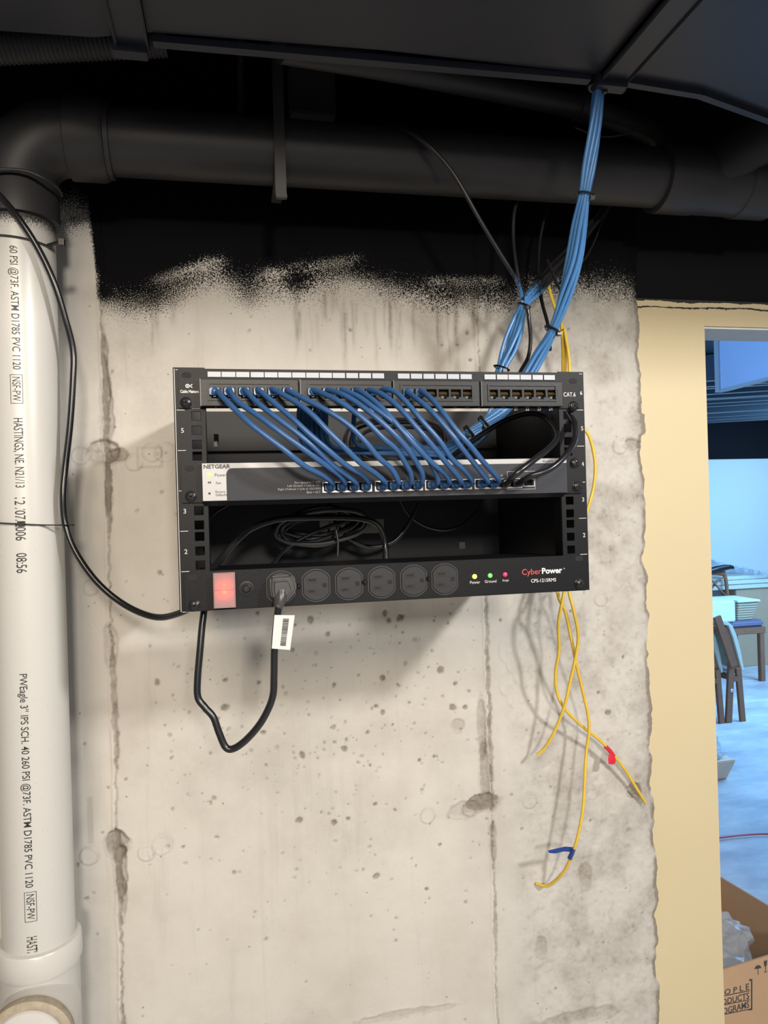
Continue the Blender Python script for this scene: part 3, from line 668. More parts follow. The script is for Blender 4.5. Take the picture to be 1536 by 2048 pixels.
def screw(parent, x, z, y, r_=.0062):
    b = B().lathe([(r_ * 1.02, 0), (r_ * 1.02, .0010), (r_ * .86, .0016), (r_ * .80, .0034), (r_ * .45, .0046), (.0001, .0049)], (x, y, z), (0, -1, 0), 28)
    o = b.build('screw', 'screw', parent)
    c = B(); Mx = Matrix.Translation((x, y, z)) @ Matrix.Rotation(random.uniform(0, 1.5), 4, 'Y')
    c.box(-r_ * .62, r_ * .62, -.0054, -.0046, -r_ * .13, r_ * .13, M4=Mx); c.box(-r_ * .13, r_ * .13, -.0054, -.0046, -r_ * .62, r_ * .62, M4=Mx)
    c.build('cross_recess', 'dark', o)
def slot(parent, x, z, y, w=.0105, h=.0062):
    r_ = h / 2; L = w / 2 - r_; pts = []
    for k in range(9): a_ = R(-90 + 180 * k / 8); pts.append((x + L + r_ * math.cos(a_), z + r_ * math.sin(a_)))
    for k in range(9): a_ = R(90 + 180 * k / 8); pts.append((x - L + r_ * math.cos(a_), z + r_ * math.sin(a_)))
    B().prism(pts, y - .0003, y + .0005).build('ear_slot', 'dark', parent)
def txt(parent, items, y, m_, name):
    b = B()
    for it in items: add_text(b, it[0], it[1], it[2], it[3], y, **(it[4] if len(it) > 4 else {}))
    return b.build(name, m_, parent)

# ------------------------------------------------------------------ patch panel
YPP = YR - .0025
pz1, pz0 = ZTp - .0004, ZTp - U + .0006
pp = thing('patch_panel', ((XL + XR) / 2, YPP, pz0), 'black 24-port patch panel in the top space of the rack', 'patch panel')
b = B().box(XL + .0055, XR - .0065, YPP, YR - .0003, pz0, pz1)
b.build('faceplate', 'rack', pp, bevel=.0006)
B().box(XL + .030, XR - .030, YR + .0025, YR + .006, pz1 - .002, pz1 + .0012).build('top_lip', 'rack', pp)
portx = [-.0183 + .0159 * k for k in range(6)] + [.0893 + .0165 * k for k in range(6)] + [.1985 + .0148 * k for k in range(6)] + [.3037 + .0151 * k for k in range(6)]
PZP = 1.8365
bx = [(at(401, 785, YPP).x, at(596, 785, YPP).x), (at(599, 785, YPP).x, at(781, 785, YPP).x), (at(784, 785, YPP).x, at(955, 785, YPP).x), (at(958, 785, YPP).x, at(1120, 785, YPP).x)]
bz0, bz1 = 1.8215, 1.8515
M['lip'] = noisy(mat('grey_plastic_edge', (.05, .053, .056), .4), .1)  # lighter grey plastic for bezel edges, latch tabs and outlet rims
for g in range(4):
    hs = []
    for x in portx[g * 6:g * 6 + 6]:
        hs += [(x - .0058, x + .0058, PZP - .0036, PZP + .0045), (x - .0030, x + .0030, PZP - .0058, PZP - .0036)]
    bz = B().plate(bx[g][0], bx[g][1], bz0, bz1, YPP - .008, YPP + .0002, hs).build('port_bezel', 'bezel', pp, bevel=.0006, seg=1)
    c = B().plate(bx[g][0] + .008, bx[g][1] - .008, bz0 + .006, bz1 - .004, YPP - .0092, YPP - .008, [(bx[g][0] + .010, bx[g][1] - .010, bz0 + .0075, bz1 - .0058)])
    c.build('raised_rim', 'bezel', bz)
    B().box(bx[g][0] - .0002, bx[g][0] + .0008, YPP - .0086, YPP, bz0, bz1).build('bezel_edge', 'lip', bz)
for i, x in enumerate(portx):
    j = B().box(x - .0062, x + .0062, YPP - .0004, YPP + .0001, PZP - .0062, PZP + .005)
    j = j.build('port_jack', 'dark', pp)
    if i >= 14:
        c = B()
        for k in range(8): c.bar((x - .0042 + k * .0012, YPP - .0008, PZP + .0040), (x - .0042 + k * .0012, YPP - .0062, PZP - .0005), .0005, .0004)
        c.build('contacts', 'gold', j)
        c = B().box(x - .0028, x + .0002, YPP - .0066, YPP - .006, PZP - .0056, PZP - .0030); c.build('latch_tab', 'lip', j)
lab = [(415, 442), (443, 471), (472, 499), (501, 528), (529, 555), (556, 583), (584, 611), (612, 638), (639, 664), (665, 690), (692, 716), (718, 742), (744, 768),
       (795, 819), (821, 844), (846, 868), (870, 893), (895, 918), (920, 943), (968, 991), (993, 1015), (1016, 1039), (1040, 1062), (1064, 1085), (1087, 1109)]
lb = [at(l0, 750, YPP).x for l0, l1 in lab]
for l0, l1 in lab:
    a_, c_ = at(l0, 750, YPP).x, at(l1, 750, YPP).x
    B().box(a_ + .0002, c_ - .0002, YPP - .0012, YPP, 1.8548, 1.8606).build('port_label', 'label', pp)
for px, py in ((372, 805), (1148, 812)): p_ = at(px, py, YPP - .002); screw(pp, p_.x, p_.z, YPP)
for px, py in ((373, 750), (1146, 762)): p_ = at(px, py, YPP); slot(pp, p_.x, p_.z, YPP)
txt(pp, [(str(i + 1), x + .0006, 1.8204 - .0008, .0036, dict(bold=.012)) for i, x in enumerate(portx)], YPP - .0004, 'grey_print', 'port_numbers')
p1, p2, p3 = at(1137, 789, YPP), at(1162, 786, YPP), at(379, 783, YPP)
txt(pp, [('CAT.6', p1.x + .0012, p1.z, .0052, dict(w=.0158)), ('6', p2.x, p2.z, .0046)], YPP - .0004, 'white', 'panel_lettering')
c = B(); add_text(c, 'Cable Matters', p3.x, p3.z, .0034, YPP - .0004, w=.0195, bold=.02)
q = at(377, 772, YPP)
def ringflat(c, x, z, r0, r1, y, n=20, a0=0, a1=360):
    vs = []
    for k in range(n + 1):
        a_ = R(a0 + (a1 - a0) * k / n); vs += [(x + r0 * math.cos(a_), y, z + r0 * math.sin(a_)), (x + r1 * math.cos(a_), y, z + r1 * math.sin(a_))]
    c.add(vs, [(2 * k, 2 * k + 2, 2 * k + 3, 2 * k + 1) for k in range(n)])
ringflat(c, q.x - .001, q.z, .0015, .0023, YPP - .0004); ringflat(c, q.x - .001, q.z, 0, .0008, YPP - .0004)
ringflat(c, q.x + .0042, q.z, .0013, .0021, YPP - .0004, 14, 90, 270); c.add([(q.x + .0012, YPP - .0004, q.z - .0004), (q.x + .0024, YPP - .0004, q.z - .0004), (q.x + .0024, YPP - .0004, q.z + .0004), (q.x + .0012, YPP - .0004, q.z + .0004)], [(0, 1, 2, 3)])
c.build('maker_logo', 'white', pp)
# rear cage holding the jacks
B().box(portx[0] - .012, portx[-1] + .012, YR + .0025, YR + .022, pz0 + .008, pz1 - .014).build('rear_jack_block', 'bezel', pp)

# ------------------------------------------------------------------ network switch
YS = YR - .011
sz1 = at(405, 926, YS).z; sz0 = at(407, 1003, YS).z
sz0b = at(700, 1003, YS).z
sw = thing('network_switch', (.18, YS, sz0), 'grey rack-mount network switch with silver strip above its sockets', 'network switch')
sx0, sx1 = at(404, 965, YS).x, at(1134, 950, YS).x
B().box(sx0 + .004, sx1 - .004, YR - .0005, YR + .25, sz0 - .001, sz1 - .0025).build('chassis', 'switch_body', sw, bevel=.001)
# port groups in the face
SP = [(at(a_, 972, YS).x, at(c_, 972, YS).x) for a_, c_ in ((646, 742), (751, 844), (851, 942), (950, 1043))]
pz_lo, pz_hi = at(700, 980, YS).z, at(700, 963, YS).z
pz_lo, pz_hi = (at(700, 981, YS).z + at(900, 979, YS).z) / 2, (at(700, 965, YS).z + at(900, 961, YS).z) / 2 + .0006
sfp = (at(1047, 972, YS).x, at(1068, 970, YS).x)
hs = [(a_ + .0006, c_ - .0006, pz_lo + .0008, pz_hi - .0006) for a_, c_ in SP] + [(sfp[0], sfp[1], pz_lo + .001, pz_hi - .001)]
face = B().plate(sx0, sx1, sz0, sz1, YS, YR - .0005, hs)
face.prism([(sx0, sz0)], 0, 0) if False else None
face.build('faceplate', 'switch_face', sw, bevel=.0008, seg=2)
b = B().add([(sx0 + .001, YS + .0005, sz0), (sx1 - .001, YS + .0005, sz0), (sx1 - .001, YR, sz0 - .005), (sx0 + .001, YR, sz0 - .005), (sx0 + .001, YR, sz0), (sx1 - .001, YR, sz0)], [(0, 1, 2, 3), (3, 2, 5, 4), (0, 3, 4), (1, 5, 2), (0, 4, 5, 1)])
b.build('lower_bevel', 'bezel', sw)
ZS = at(700, 935, YS).z; zst = sz1 - .0062; xs1 = at(453, 970, YS).x
pts = [(sx0 + .0006, sz0 + .0006), (xs1, sz0 + .0006), (xs1, zst - .007)]
for k in range(7): a_ = R(180 - 90 * k / 6); pts.append((xs1 + .007 + .007 * math.cos(a_), zst - .007 + .007 * math.sin(a_)))
pts += [(sx1 - .0006, zst), (sx1 - .0006, sz1 - .0006), (sx0 + .0006, sz1 - .0006)]
B().prism(pts, YS - .0005, YS + .0004).build('silver_trim', 'silver', sw)
for x0, x1 in ((XL + .006, sx0 + .003), (sx1 - .003, XR - .0065)):
    B().box(x0, x1, YR - .003, YR - .0004, sz0 - .001, sz1 + .0005).build('mounting_ear', 'rack', sw, bevel=.0006)
for px, py in ((382, 993), (1155, 973), (1150, 926)): p_ = at(px, py, YR - .004); screw(sw, p_.x, p_.z, YR - .003)
for px, py in ((379, 937),): p_ = at(px, py, YR - .003); slot(sw, p_.x, p_.z, YR - .003)
for gi, (a_, c_) in enumerate(SP):
    f = B().plate(a_ - .0008, c_ + .0008, pz_lo - .0010, pz_hi + .0004, YS - .0009, YS + .0102, [(a_ + .0006, c_ - .0006, pz_lo + .0008, pz_hi - .0006)])
    f = f.build('socket_frame', 'steel', sw)
    n = 4; w_ = (c_ - a_) / n
    d_ = B()
    for k in range(1, n): d_.box(a_ + w_ * k - .0005, a_ + w_ * k + .0005, YS - .0007, YS + .0105, pz_lo + .0008, pz_hi - .0006)
    d_.build('divider', 'bezel', f)
    for k in range(n):
        xx = a_ + w_ * (k + .5); d_ = B().box(xx - w_ / 2 + .0008, xx + w_ / 2 - .0008, YS + .0099, YS + .0102, pz_lo + .0008, pz_hi - .0006).build('socket', 'dark', sw)
        if gi == 3 and k >= 2:
            g_ = B()
            for q_ in range(5): g_.box(xx - .004 + q_ * .0018, xx - .0034 + q_ * .0018, YS - .0004, YS + .006, pz_lo + .001, pz_lo + .0022)
            g_.build('contacts', 'gold', d_)
B().plate(sfp[0] - .0006, sfp[1] + .0006, pz_lo + .0006, pz_hi - .0004, YS - .0008, YS + .006, [(sfp[0] + .0003, sfp[1] - .0003, pz_lo + .0016, pz_hi - .0014)]).build('fibre_slot', 'steel', sw)
a_, c_ = at(1015, 978, YS), at(1069, 942, YS)
B().plate(a_.x, c_.x + .0004, a_.z - .0008, c_.z, YS - .0004, YS + .0002, [(a_.x + .0004, c_.x, a_.z - .0004, c_.z - .0004)]).build('combo_outline', 'grey_print', sw)
def T(t_, px, py, h_, **k): p_ = at(px, py, YS); return (t_, p_.x, p_.z, h_, k)
txt(sw, [T('NETGEAR', 434, 933, .0047, w=.0285, bold=.03)], YS - .0008, 'black_print', 'brand_lettering')
txt(sw, [T('Power', 441, 950, .0032), T('Fan', 437, 966, .0026, w=.0052), T('Factory', 441, 984, .0032), T('Defaults', 443, 989.5, .0026)], YS - .0008, 'black_print', 'indicator_lettering')
b = B(); p_ = at(419, 965, YS); b.box(p_.x - .0016, p_.x - .0002, YS - .0008, YS, p_.z - .001, p_.z + .001); b.box(p_.x + .0002, p_.x + .0016, YS - .0008, YS, p_.z - .001, p_.z + .001)
p_ = at(419, 987, YS); b.lathe([(.0013, 0), (.0013, .0009)], (p_.x, YS, p_.z), (0, -1, 0), 16); b.build('indicator', 'black_print', sw)
p_ = at(418, 950, YS); B().lathe([(.0022, 0), (.0022, .0009), (.0012, .0013)], (p_.x, YS, p_.z), (0, -1, 0), 16).build('status_light', 'led_y', sw)
txt(sw, [T('Port Speed/ACT LED:', 641, 965, .0030, align='r', w=.029), T('Left (Green) = Link at 10G', 641, 971, .0030, align='r', w=.037),
         T('Right (Yellow) = Link at 1G/100M', 641, 977.5, .0030, align='r', w=.0475), T('Blink = ACT', 641, 984, .0026, align='r', w=.0155),
         T('Combo Ports', 1041, 942.5, .0021), T('13', 979, 951, .002), T('15', 1003, 951, .002)], YS - .0008, 'grey_print', 'port_lettering')
txt(sw, [T('ProSAFE', 1096, 922.8, .0028, w=.013), T('XS716T', 1118, 922.4, .0028, w=.0095, bold=.03)], YS - .0009, 'black_print', 'model_lettering')

# ------------------------------------------------------------------ power strip
YW = YR - .0025
wz0, wz1 = ZB + .0004, ZB + U - .0004
ps = thing('power_strip', (.18, YW, wz0), 'black rack-mount power strip with six outlets across the rack bottom', 'power strip')
b = B().box(XL + .0055, XR - .004, YW, YR - .0004, wz0, wz1); b.build('faceplate', 'rack', ps, bevel=.0008)
B().box(XL + .036, XR - .036, YR + .0004, YR + .098, wz0 + .001, wz1 - .001).build('housing', 'rack', ps, bevel=.001)
for px, py in ((389, 1211), (1160, 1167)): p_ = at(px, py, YW - .002); screw(ps, p_.x, p_.z, YW)
for px, py in ((385, 1155), (1158, 1117)): p_ = at(px, py, YW); slot(ps, p_.x, p_.z, YW)
OX = [.0481, .0877, .1257, .1638, .202, .2397]; OZ = 1.6188
def outlet(cx, cz):
    # rounded left/right flats top & bottom: circle clipped
    r_ = .0170; hw = .0146; pts = []
    for k in range(48):
        a_ = 2 * math.pi * k / 48; x = r_ * math.cos(a_); z = r_ * math.sin(a_)
        pts.append((cx + max(-hw, min(hw, x)) , cz + z * 1.0))
    b = B().prism(pts, YW - .0016, YW + .0002); o = b.build('outlet', 'outlet', ps, bevel=.0005, seg=1)
    b = B()
    for zz, wl in ((.0064, .0082), (-.0064, .0066)):
        b.box(cx - .0085, cx - .0085 + wl, YW - .0019, YW - .0015, cz + zz - .0012, cz + zz + .0012)
    b.box(cx + .0072, cx + .0120, YW - .0019, YW - .0015, cz - .0024, cz + .0024)
    b.build('blade_slots', 'dark', o)
    b = B()
    for zz in (.0064, -.0064):
        b.plate(cx - .0105, cx + .0016, cz + zz - .0030, cz + zz + .0030, YW - .0021, YW - .0016, [(cx - .0092, cx + .0004, cz + zz - .0018, cz + zz + .0018)])
    b.build('slot_rim', 'outlet', o)
    ring2 = B().tube([(p_[0] + (p_[0] - cx) * .07, YW - .0002, p_[1] + (p_[1] - cz) * .07) for p_ in pts], .0006, 6, cat=False, closed=True); ring2.build('outlet_rim', 'lip', o)
for x in OX: outlet(x, OZ)
for px, py in ((597, 1172), (729, 1164), (857, 1157)): p_ = at(px, py, YW); screw(ps, p_.x, p_.z, YW, .0030)
# breaker button
p_ = at(493, 1177, YW)
B().lathe([(.0088, 0), (.0085, .0010), (.0066, .0012), (.0064, .0004), (.0052, .0004), (.0050, .0022), (.0036, .0030), (.0030, .0022), (.0001, .0022)], (p_.x, YW, p_.z), (0, -1, 0), 32).build('breaker_button', 'bezel', ps)
# lit rocker switch
c = at(449, 1180, YW - .004); rw, rh = .0118, .0192
M['rocker'] = noisy(mat('rocker_grey', (.30, .28, .28), .4), .05); rk = B().box(c.x - rw + .001, c.x + rw - .001, YW - .0020, YW, c.z - rh + .001, c.z + rh - .001).build('rocker_switch', 'rocker', ps)
b = B().plate(c.x - rw, c.x + rw, c.z - rh, c.z + rh, YW - .0098, YW - .0001, [(c.x - rw + .0011, c.x + rw - .0011, c.z - rh + .0011, c.z + rh - .0011)])
b.box(c.x - rw + .0011, c.x + rw - .0011, YW - .0098, YW - .0091, c.z - rh + .0011, c.z + rh - .0011)
b.box(c.x - rw, c.x + rw, YW - .0103, YW - .0098, c.z + .0002, c.z + .0010); b.build('switch_cover', 'milky', ps, bevel=.0003, seg=1)
for dz_, rb_ in ((-.0020, .0021), (.0062, .0012)): B().lathe([(.0001, 0), (rb_, .0005), (rb_, .0050), (.0001, .0062)], (c.x, YW - .0020, c.z + dz_), (0, -1, 0), 16).build('pilot_bulb', 'bulb', rk)
for px, py, m_ in ((949, 1153, 'led_a'), (980, 1151, 'led_g'), (1010, 1149, 'led_r')):
    p_ = at(px, py, YW); B().lathe([(.0027, 0), (.0027, .0010), (.0019, .0022), (.0001, .0027)], (p_.x, YW, p_.z), (0, -1, 0), 20).build('indicator_light', m_, ps)
def T2(t_, px, py, h_, **k): p_ = at(px, py, YW); return (t_, p_.x, p_.z, h_, k)
txt(ps, [T2('Power', 950, 1164.5, .0034, bold=.01), T2('Ground', 981, 1162.5, .0034, bold=.01), T2('Surge', 1011, 1161, .0034, bold=.01)], YW - .0003, 'grey_print', 'indicator_lettering')
txt(ps, [T2('Cyber', 1063, 1145, .0092, w=.0245, bold=.0)], YW - .0003, 'red_print', 'brand_lettering')
txt(ps, [T2('Power', 1104, 1141, .0072, w=.0265, bold=.03), T2('TM', 1128, 1137, .0012), T2('CPS-1215RMS', 1087, 1160.5, .0042, w=.0325, bold=.005)], YW - .0003, 'white', 'model_lettering')

# ------------------------------------------------------------------ blue patch cords
TRACE = [
 [(436,784),(447,796),(471,820),(506,852),(564,896),(608,931),(646,951),(664,966)],
 [(460,783),(476,804),(511,828),(544,852),(579,878),(623,910),(652,931),(679,951),(690,966)],
 [(491,781),(512,803),(547,831),(594,866),(629,896),(667,931),(692,949),(712,966)],
 [(517,780),(547,805),(585,837),(623,872),(658,902),(693,931),(722,948),(737,964)],
 [(546,779),(588,802),(623,828),(655,861),(687,893),(720,925),(752,948),(770,965)],
 [(576,781),(611,799),(652,820),(696,849),(731,884),(758,916),(783,938),(797,965)],
 [(630,781),(669,798),(701,818),(732,842),(766,876),(793,899),(809,923),(821,946),(822,965)],
 [(657,780),(685,789),(716,807),(755,837),(787,867),(812,894),(831,922),(844,946),(844,966)],
 [(685,780),(716,793),(747,815),(779,838),(806,860),(836,889),(856,917),(873,948),(875,966)],
 [(713,779),(737,793),(770,822),(805,862),(836,897),(864,926),(890,948),(899,965)],
 [(740,780),(765,789),(800,817),(836,858),(866,893),(892,925),(913,950),(922,965)],
 [(768,778),(790,784),(814,806),(847,845),(879,882),(903,917),(930,942),(944,962)],
 [(815,784),(839,802),(868,828),(901,866),(924,896),(947,925),(965,948),(976,964)],
 [(843,782),(863,798),(888,828),(918,866),(942,893),(965,922),(986,945),(998,962)]]
names = ['one', 'two', 'three', 'four', 'five', 'six', 'seven', 'eight', 'nine', 'ten', 'eleven', 'twelve', 'thirteen', 'fourteen']
swx = []
for gi in range(4):
    w_ = (SP[gi][1] - SP[gi][0]) / 4
    swx += [SP[gi][0] + w_ * (k + .5) for k in range(4)]
zsw = (pz_lo + pz_hi) / 2
where = ['leftmost of all', 'second from left', 'third from left', 'last of the first six ports but two', 'fifth from left', 'sixth from left, last port of the first block',
         'first port of the second block', 'second port of the second block', 'third port of the second block', 'fourth port of the second block', 'fifth port of the second block', 'last port of the second block',
         'first port of the third block', 'rightmost blue cord of the panel']
def plug_geo(b, x, y, z, upside):
    """modular plug and boot pointing to -y"""
    b.box(x - .0054, x + .0054, y - .006, y + .006, z - .0034, z + .0042)
    b.box(x - .0022, x + .0022, y - .004, y + .004, z - .0052 if not upside else z + .0042, z - .0034 if not upside else z + .0056)
for i in range(14):
    xp = portx[i]; xs_ = swx[i]; yp = YPP - .004; ys = YS - .002
    pc = thing('patch_cord', (xp, yp, PZP), 'blue patch cord from panel port %s, %s' % (names[i], ['its switch end furthest left', 'second cord from the left end', 'third cord from the left end', 'fourth cord from the left end',
        'fifth cord from the left end', 'last cord of the first port block', 'first cord of the second port block', 'second cord of the second port block', 'third cord of the second port block', 'fourth cord of the second port block',
        'fifth cord of the second port block', 'last cord of the second port block', 'second blue cord from the right', 'rightmost blue cord on the switch'][i]), 'patch cord', 'blue patch cords between panel and switch')
    tr = TRACE[i]; nT = len(tr); pts = []; L_ = [0.0]
    for a_, b_ in zip(tr, tr[1:]): L_.append(L_[-1] + math.hypot(b_[0] - a_[0], b_[1] - a_[1]))
    bow = .040 + .004 * math.sin(i * 2.1)
    for k, (qx, qy) in enumerate(tr):
        u = L_[k] / L_[-1]; y_ = (yp - .013) * (1 - u) + (ys - .017) * u - bow * math.sin(math.pi * u) ** .8
        pts.append(at(qx, qy, y_))
    a0 = pts[0].copy(); e0 = pts[-1].copy(); d0 = Vector((.5, -.8, 0))
    pts = [Vector((xp + .0005, yp - .004, PZP + .0004))] + pts + [Vector((xs_ + .0004, ys - .006, zsw))]
    B().tube(pts, .0031, 12, 6).build('cord', 'patch', pc)
    for q, (x, y, z, us) in enumerate(((xp, yp - .004, PZP, False), (xs_, ys - .002, zsw - .0006, True))):
        b = B(); plug_geo(b, x, y, z, us); g = b.build('plug', 'plug', pc, bevel=.0008)
        s0 = Vector((x, y - .004, z + .0004)); s1 = (pts[0] * .3 + a0 * .7) if q == 0 else (e0 * .6 + pts[-1] * .4)
        B().tube([s0, s0.lerp(s1, .55), s1], [.0052, .0046, .0036], 12, 4).build('strain_boot', 'plug', g)
# black uplink cords
for k, (lab_, pts) in enumerate((('black network cord from the switch looping up inside the rack, inner of the two', [(1011, 970, YS - .004), (1014, 965, YS - .016), (1032, 948, YS - .035), (1068, 920, YS - .03), (1100, 895, YS - .012), (1116, 872, YS + .01), (1105, 848, YS + .03), (1078, 829, YS + .05), (1045, 829, YS + .07), (1000, 846, YS + .09), (940, 885, YS + .11), (900, 915, YS + .13)]),
                                ('black network cord from the switch bowing out beside the right rail, outer of the two', [(1034, 968, YS - .004), (1042, 963, YS - .016), (1062, 952, YS - .030), (1100, 938, YS - .034), (1132, 910, YS - .028), (1149, 880, YS - .014), (1150, 850, YS - .004), (1142, 832, YS + .016), (1134, 818, YS + .035)]))):
    pc = thing('network_cord', at(*pts[0]), lab_, 'network cord')
    B().tube([at(*p_) for p_ in pts], .0036, 12, 8).build('cord', 'cord', pc)
    x = swx[14 + k]; b = B(); plug_geo(b, x, YS - .002, zsw - .0006, True); b.build('plug', 'bezel', pc, bevel=.0008)

# ------------------------------------------------------------------ power cord in the first outlet with its tag
pcd = thing('power_cord', (OX[0], YW, OZ), 'black power cord plugged into the first outlet, looping below the rack', 'power cord')
x, z = OX[0], OZ
b = B()
prof = [(-.0125, .0130), (-.0060, .0145), (.0100, .0150), (.0140, .0100), (.0165, .0030), (.0165, -.0040), (.0090, -.0120), (.0040, -.0160), (-.0060, -.0160), (-.0110, -.0110), (-.0130, .0000)]
b.prism([(x + a_, z + c_) for a_, c_ in prof], YW - .0150, YW - .0018)
b.prism([(x - .001 + a_ * .75, z - .001 + c_ * .78) for a_, c_ in prof], YW - .0235, YW - .0148)
b.build('plug', 'plugb', pcd, bevel=.0028, seg=3)
c0_ = Vector((x - .001, YW - .018, z - .004)); cw = [at(562, 1198, YW - .022), at(557, 1215, YW - .022)]
b = B()
for k in range(5):
    q = c0_.lerp(cw[1], .28 + .13 * k); b.lathe([(.0072 - .0004 * k, 0), (.0072 - .0004 * k, .0026)], q, cw[1] - c0_, 18)
b.tube([c0_, cw[0], cw[1]], [.0072, .0056, .0048], 16, 4); b.build('strain_relief', 'plugb', pcd)
pw = [(558, 1207, YW - .022), (554, 1240, YW - .020), (549, 1300, YW - .012), (548, 1350, YW - .002), (545, 1395, YW + .006), (525, 1440, YW + .012), (497, 1475, YW + .018), (470, 1496, YW + .022), (452, 1495, YW + .024), (438, 1465, YW + .026),
      (427, 1435, YW + .028), (410, 1415, YW + .030), (396, 1395, YW + .032), (395, 1360, YW + .034), (400, 1300, YW + .038), (404, 1255, YW + .042), (409, 1215, YW + .046), (413, 1180, YW + .050)]
B().tube([at(*p_) for p_ in pw], .0041, 14, 8).build('cord', 'cord', pcd)
tg = thing('cable_tag', at(566, 1265, YW - .025), 'white barcode tag folded around the black power cord below its plug', 'tag')
qd = [at(549, 1230, YW - .0275), at(589.5, 1230.5, YW - .0255), at(580, 1300, YW - .0185), at(543.5, 1297, YW - .0205)]
b = B(); th = Vector((0, .0006, 0)); b.add([v for v in qd] + [v + th for v in qd], [(0, 1, 2, 3), (7, 6, 5, 4), (0, 4, 5, 1), (1, 5, 6, 2), (2, 6, 7, 3), (3, 7, 4, 0)])
a4 = [at(547.5, 1232, YW - .0290), at(560, 1231, YW - .0290), at(554, 1297, YW - .0215), at(542, 1296, YW - .0215)]
tgp = b.build('tag_sheet', 'white', tg)
def quad(u, v): return qd[0].lerp(qd[1], u).lerp(qd[3].lerp(qd[2], u), v) - Vector((0, .0003, 0))
b = B(); u0, v0 = .44, .10; rg = random.Random(3); v = v0
while v < .90:
    w_ = rg.choice((.008, .014, .02)); b.add([quad(.44, v), quad(.74, v), quad(.74, v + w_), quad(.44, v + w_)], [(0, 1, 2, 3)]); v += w_ + rg.choice((.007, .012))
b.build('barcode', 'black_print', tg)

# ------------------------------------------------------------------ cords inside the rack
cl = thing('coiled_cord', at(650, 1060, -.16), 'bundled coil of black power cord lying inside the lower rack', 'cord coil')
b = B(); rg = random.Random(5)
for k in range(8):
    pts = []; cx, cz = 640 + rg.uniform(-12, 12), 1050 + rg.uniform(-8, 8); ph = rg.uniform(-.2, .2); ya = -.15 + .012 * k - .04
    for j in range(16):
        a_ = 2 * math.pi * j / 16; rx = 92 - 4 * k; rz = 40 - 2 * k
        sx = math.copysign(abs(math.cos(a_)) ** .8, math.cos(a_)); pinch = .45 + .55 * abs(math.cos(a_)) ** 1.2
        pts.append(at(cx + rx * sx * math.cos(ph) , cz + rz * math.sin(a_) * (1.1 - pinch * .45) + 18 * sx * -.55 + 3 * math.sin(3 * a_ + k), ya + .01 * math.sin(a_ + k)))
    b.tube(pts, .0030, 8, 3, closed=True)
b.build('coil', 'cord', cl)
b = B().tube(band(at(668, 1050, -.15), (1, 0, -.3), .020, .045), .0018, 6, 3, closed=True); b.tube([at(672, 1060, -.2), at(676, 1085, -.2), at(675, 1112, -.2)], .0016, 6, 3); b.build('wrap_tie', 'tie', cl)
cordthing('power_cable', [(405, 1142, -.315), (425, 1136, -.30), (442, 1118, -.28), (470, 1085, -.26), (505, 1056, -.24), (560, 1038, -.23), (640, 1035, -.22), (710, 1036, -.22), (748, 1045, -.22), (765, 1066, -.22), (771, 1095, -.22), (771, 1135, -.23)], .0042, 'cord',
          'black cable arching over the coil from the left rail in the lower rack')
cordthing('thin_cable', [(455, 1010, -.20), (425, 1030, -.21), (409, 1065, -.22), (410, 1100, -.24), (420, 1130, -.26)], .0018, 'cord', 'thin black wire curving down beside the lower left rail')
cordthing('power_cable', [(660, 1005, -.10), (664, 1030, -.11), (690, 1070, -.12), (735, 1093, -.12), (785, 1084, -.12), (815, 1050, -.12), (838, 1008, -.12)], .0032, 'cord', 'black cord hanging in a shallow loop before the lit slot')
cordthing('thin_cable', [(800, 1000, -.10), (818, 1030, -.10), (850, 1052, -.10), (890, 1060, -.10), (925, 1048, -.09), (955, 1020, -.08), (968, 990, -.08)], .0022, 'cord', 'thin black cable sagging right of the loop in the lower rack')
cordthing('thin_cable', [(540, 1135, -.20), (575, 1095, -.18), (640, 1060, -.17), (700, 1040, -.16)], .0028, 'cord', 'black cord slanting beneath the coil toward the power strip')
for k, (lab_, rr, dx, dy) in enumerate((('outermost of the black cord loops behind the blue cords', 1.0, 0, 0), ('inner black cord loop behind the blue cords', .82, 10, 8), ('second black cord loop from outside behind the blue cords', .92, 4, 3))):
    pts = []
    for j in range(14):
        a_ = 2 * math.pi * j / 14; pts.append(at(790 + dx + 100 * rr * math.copysign(abs(math.cos(a_)) ** .7, math.cos(a_)), 882 + dy + 44 * rr * math.copysign(abs(math.sin(a_)) ** .7, math.sin(a_)), -.15 + .012 * k))
    b = B().tube(pts, .0030, 8, 4, closed=True); tag(b.build('cord_loop', 'cord'), lab_, 'cord')

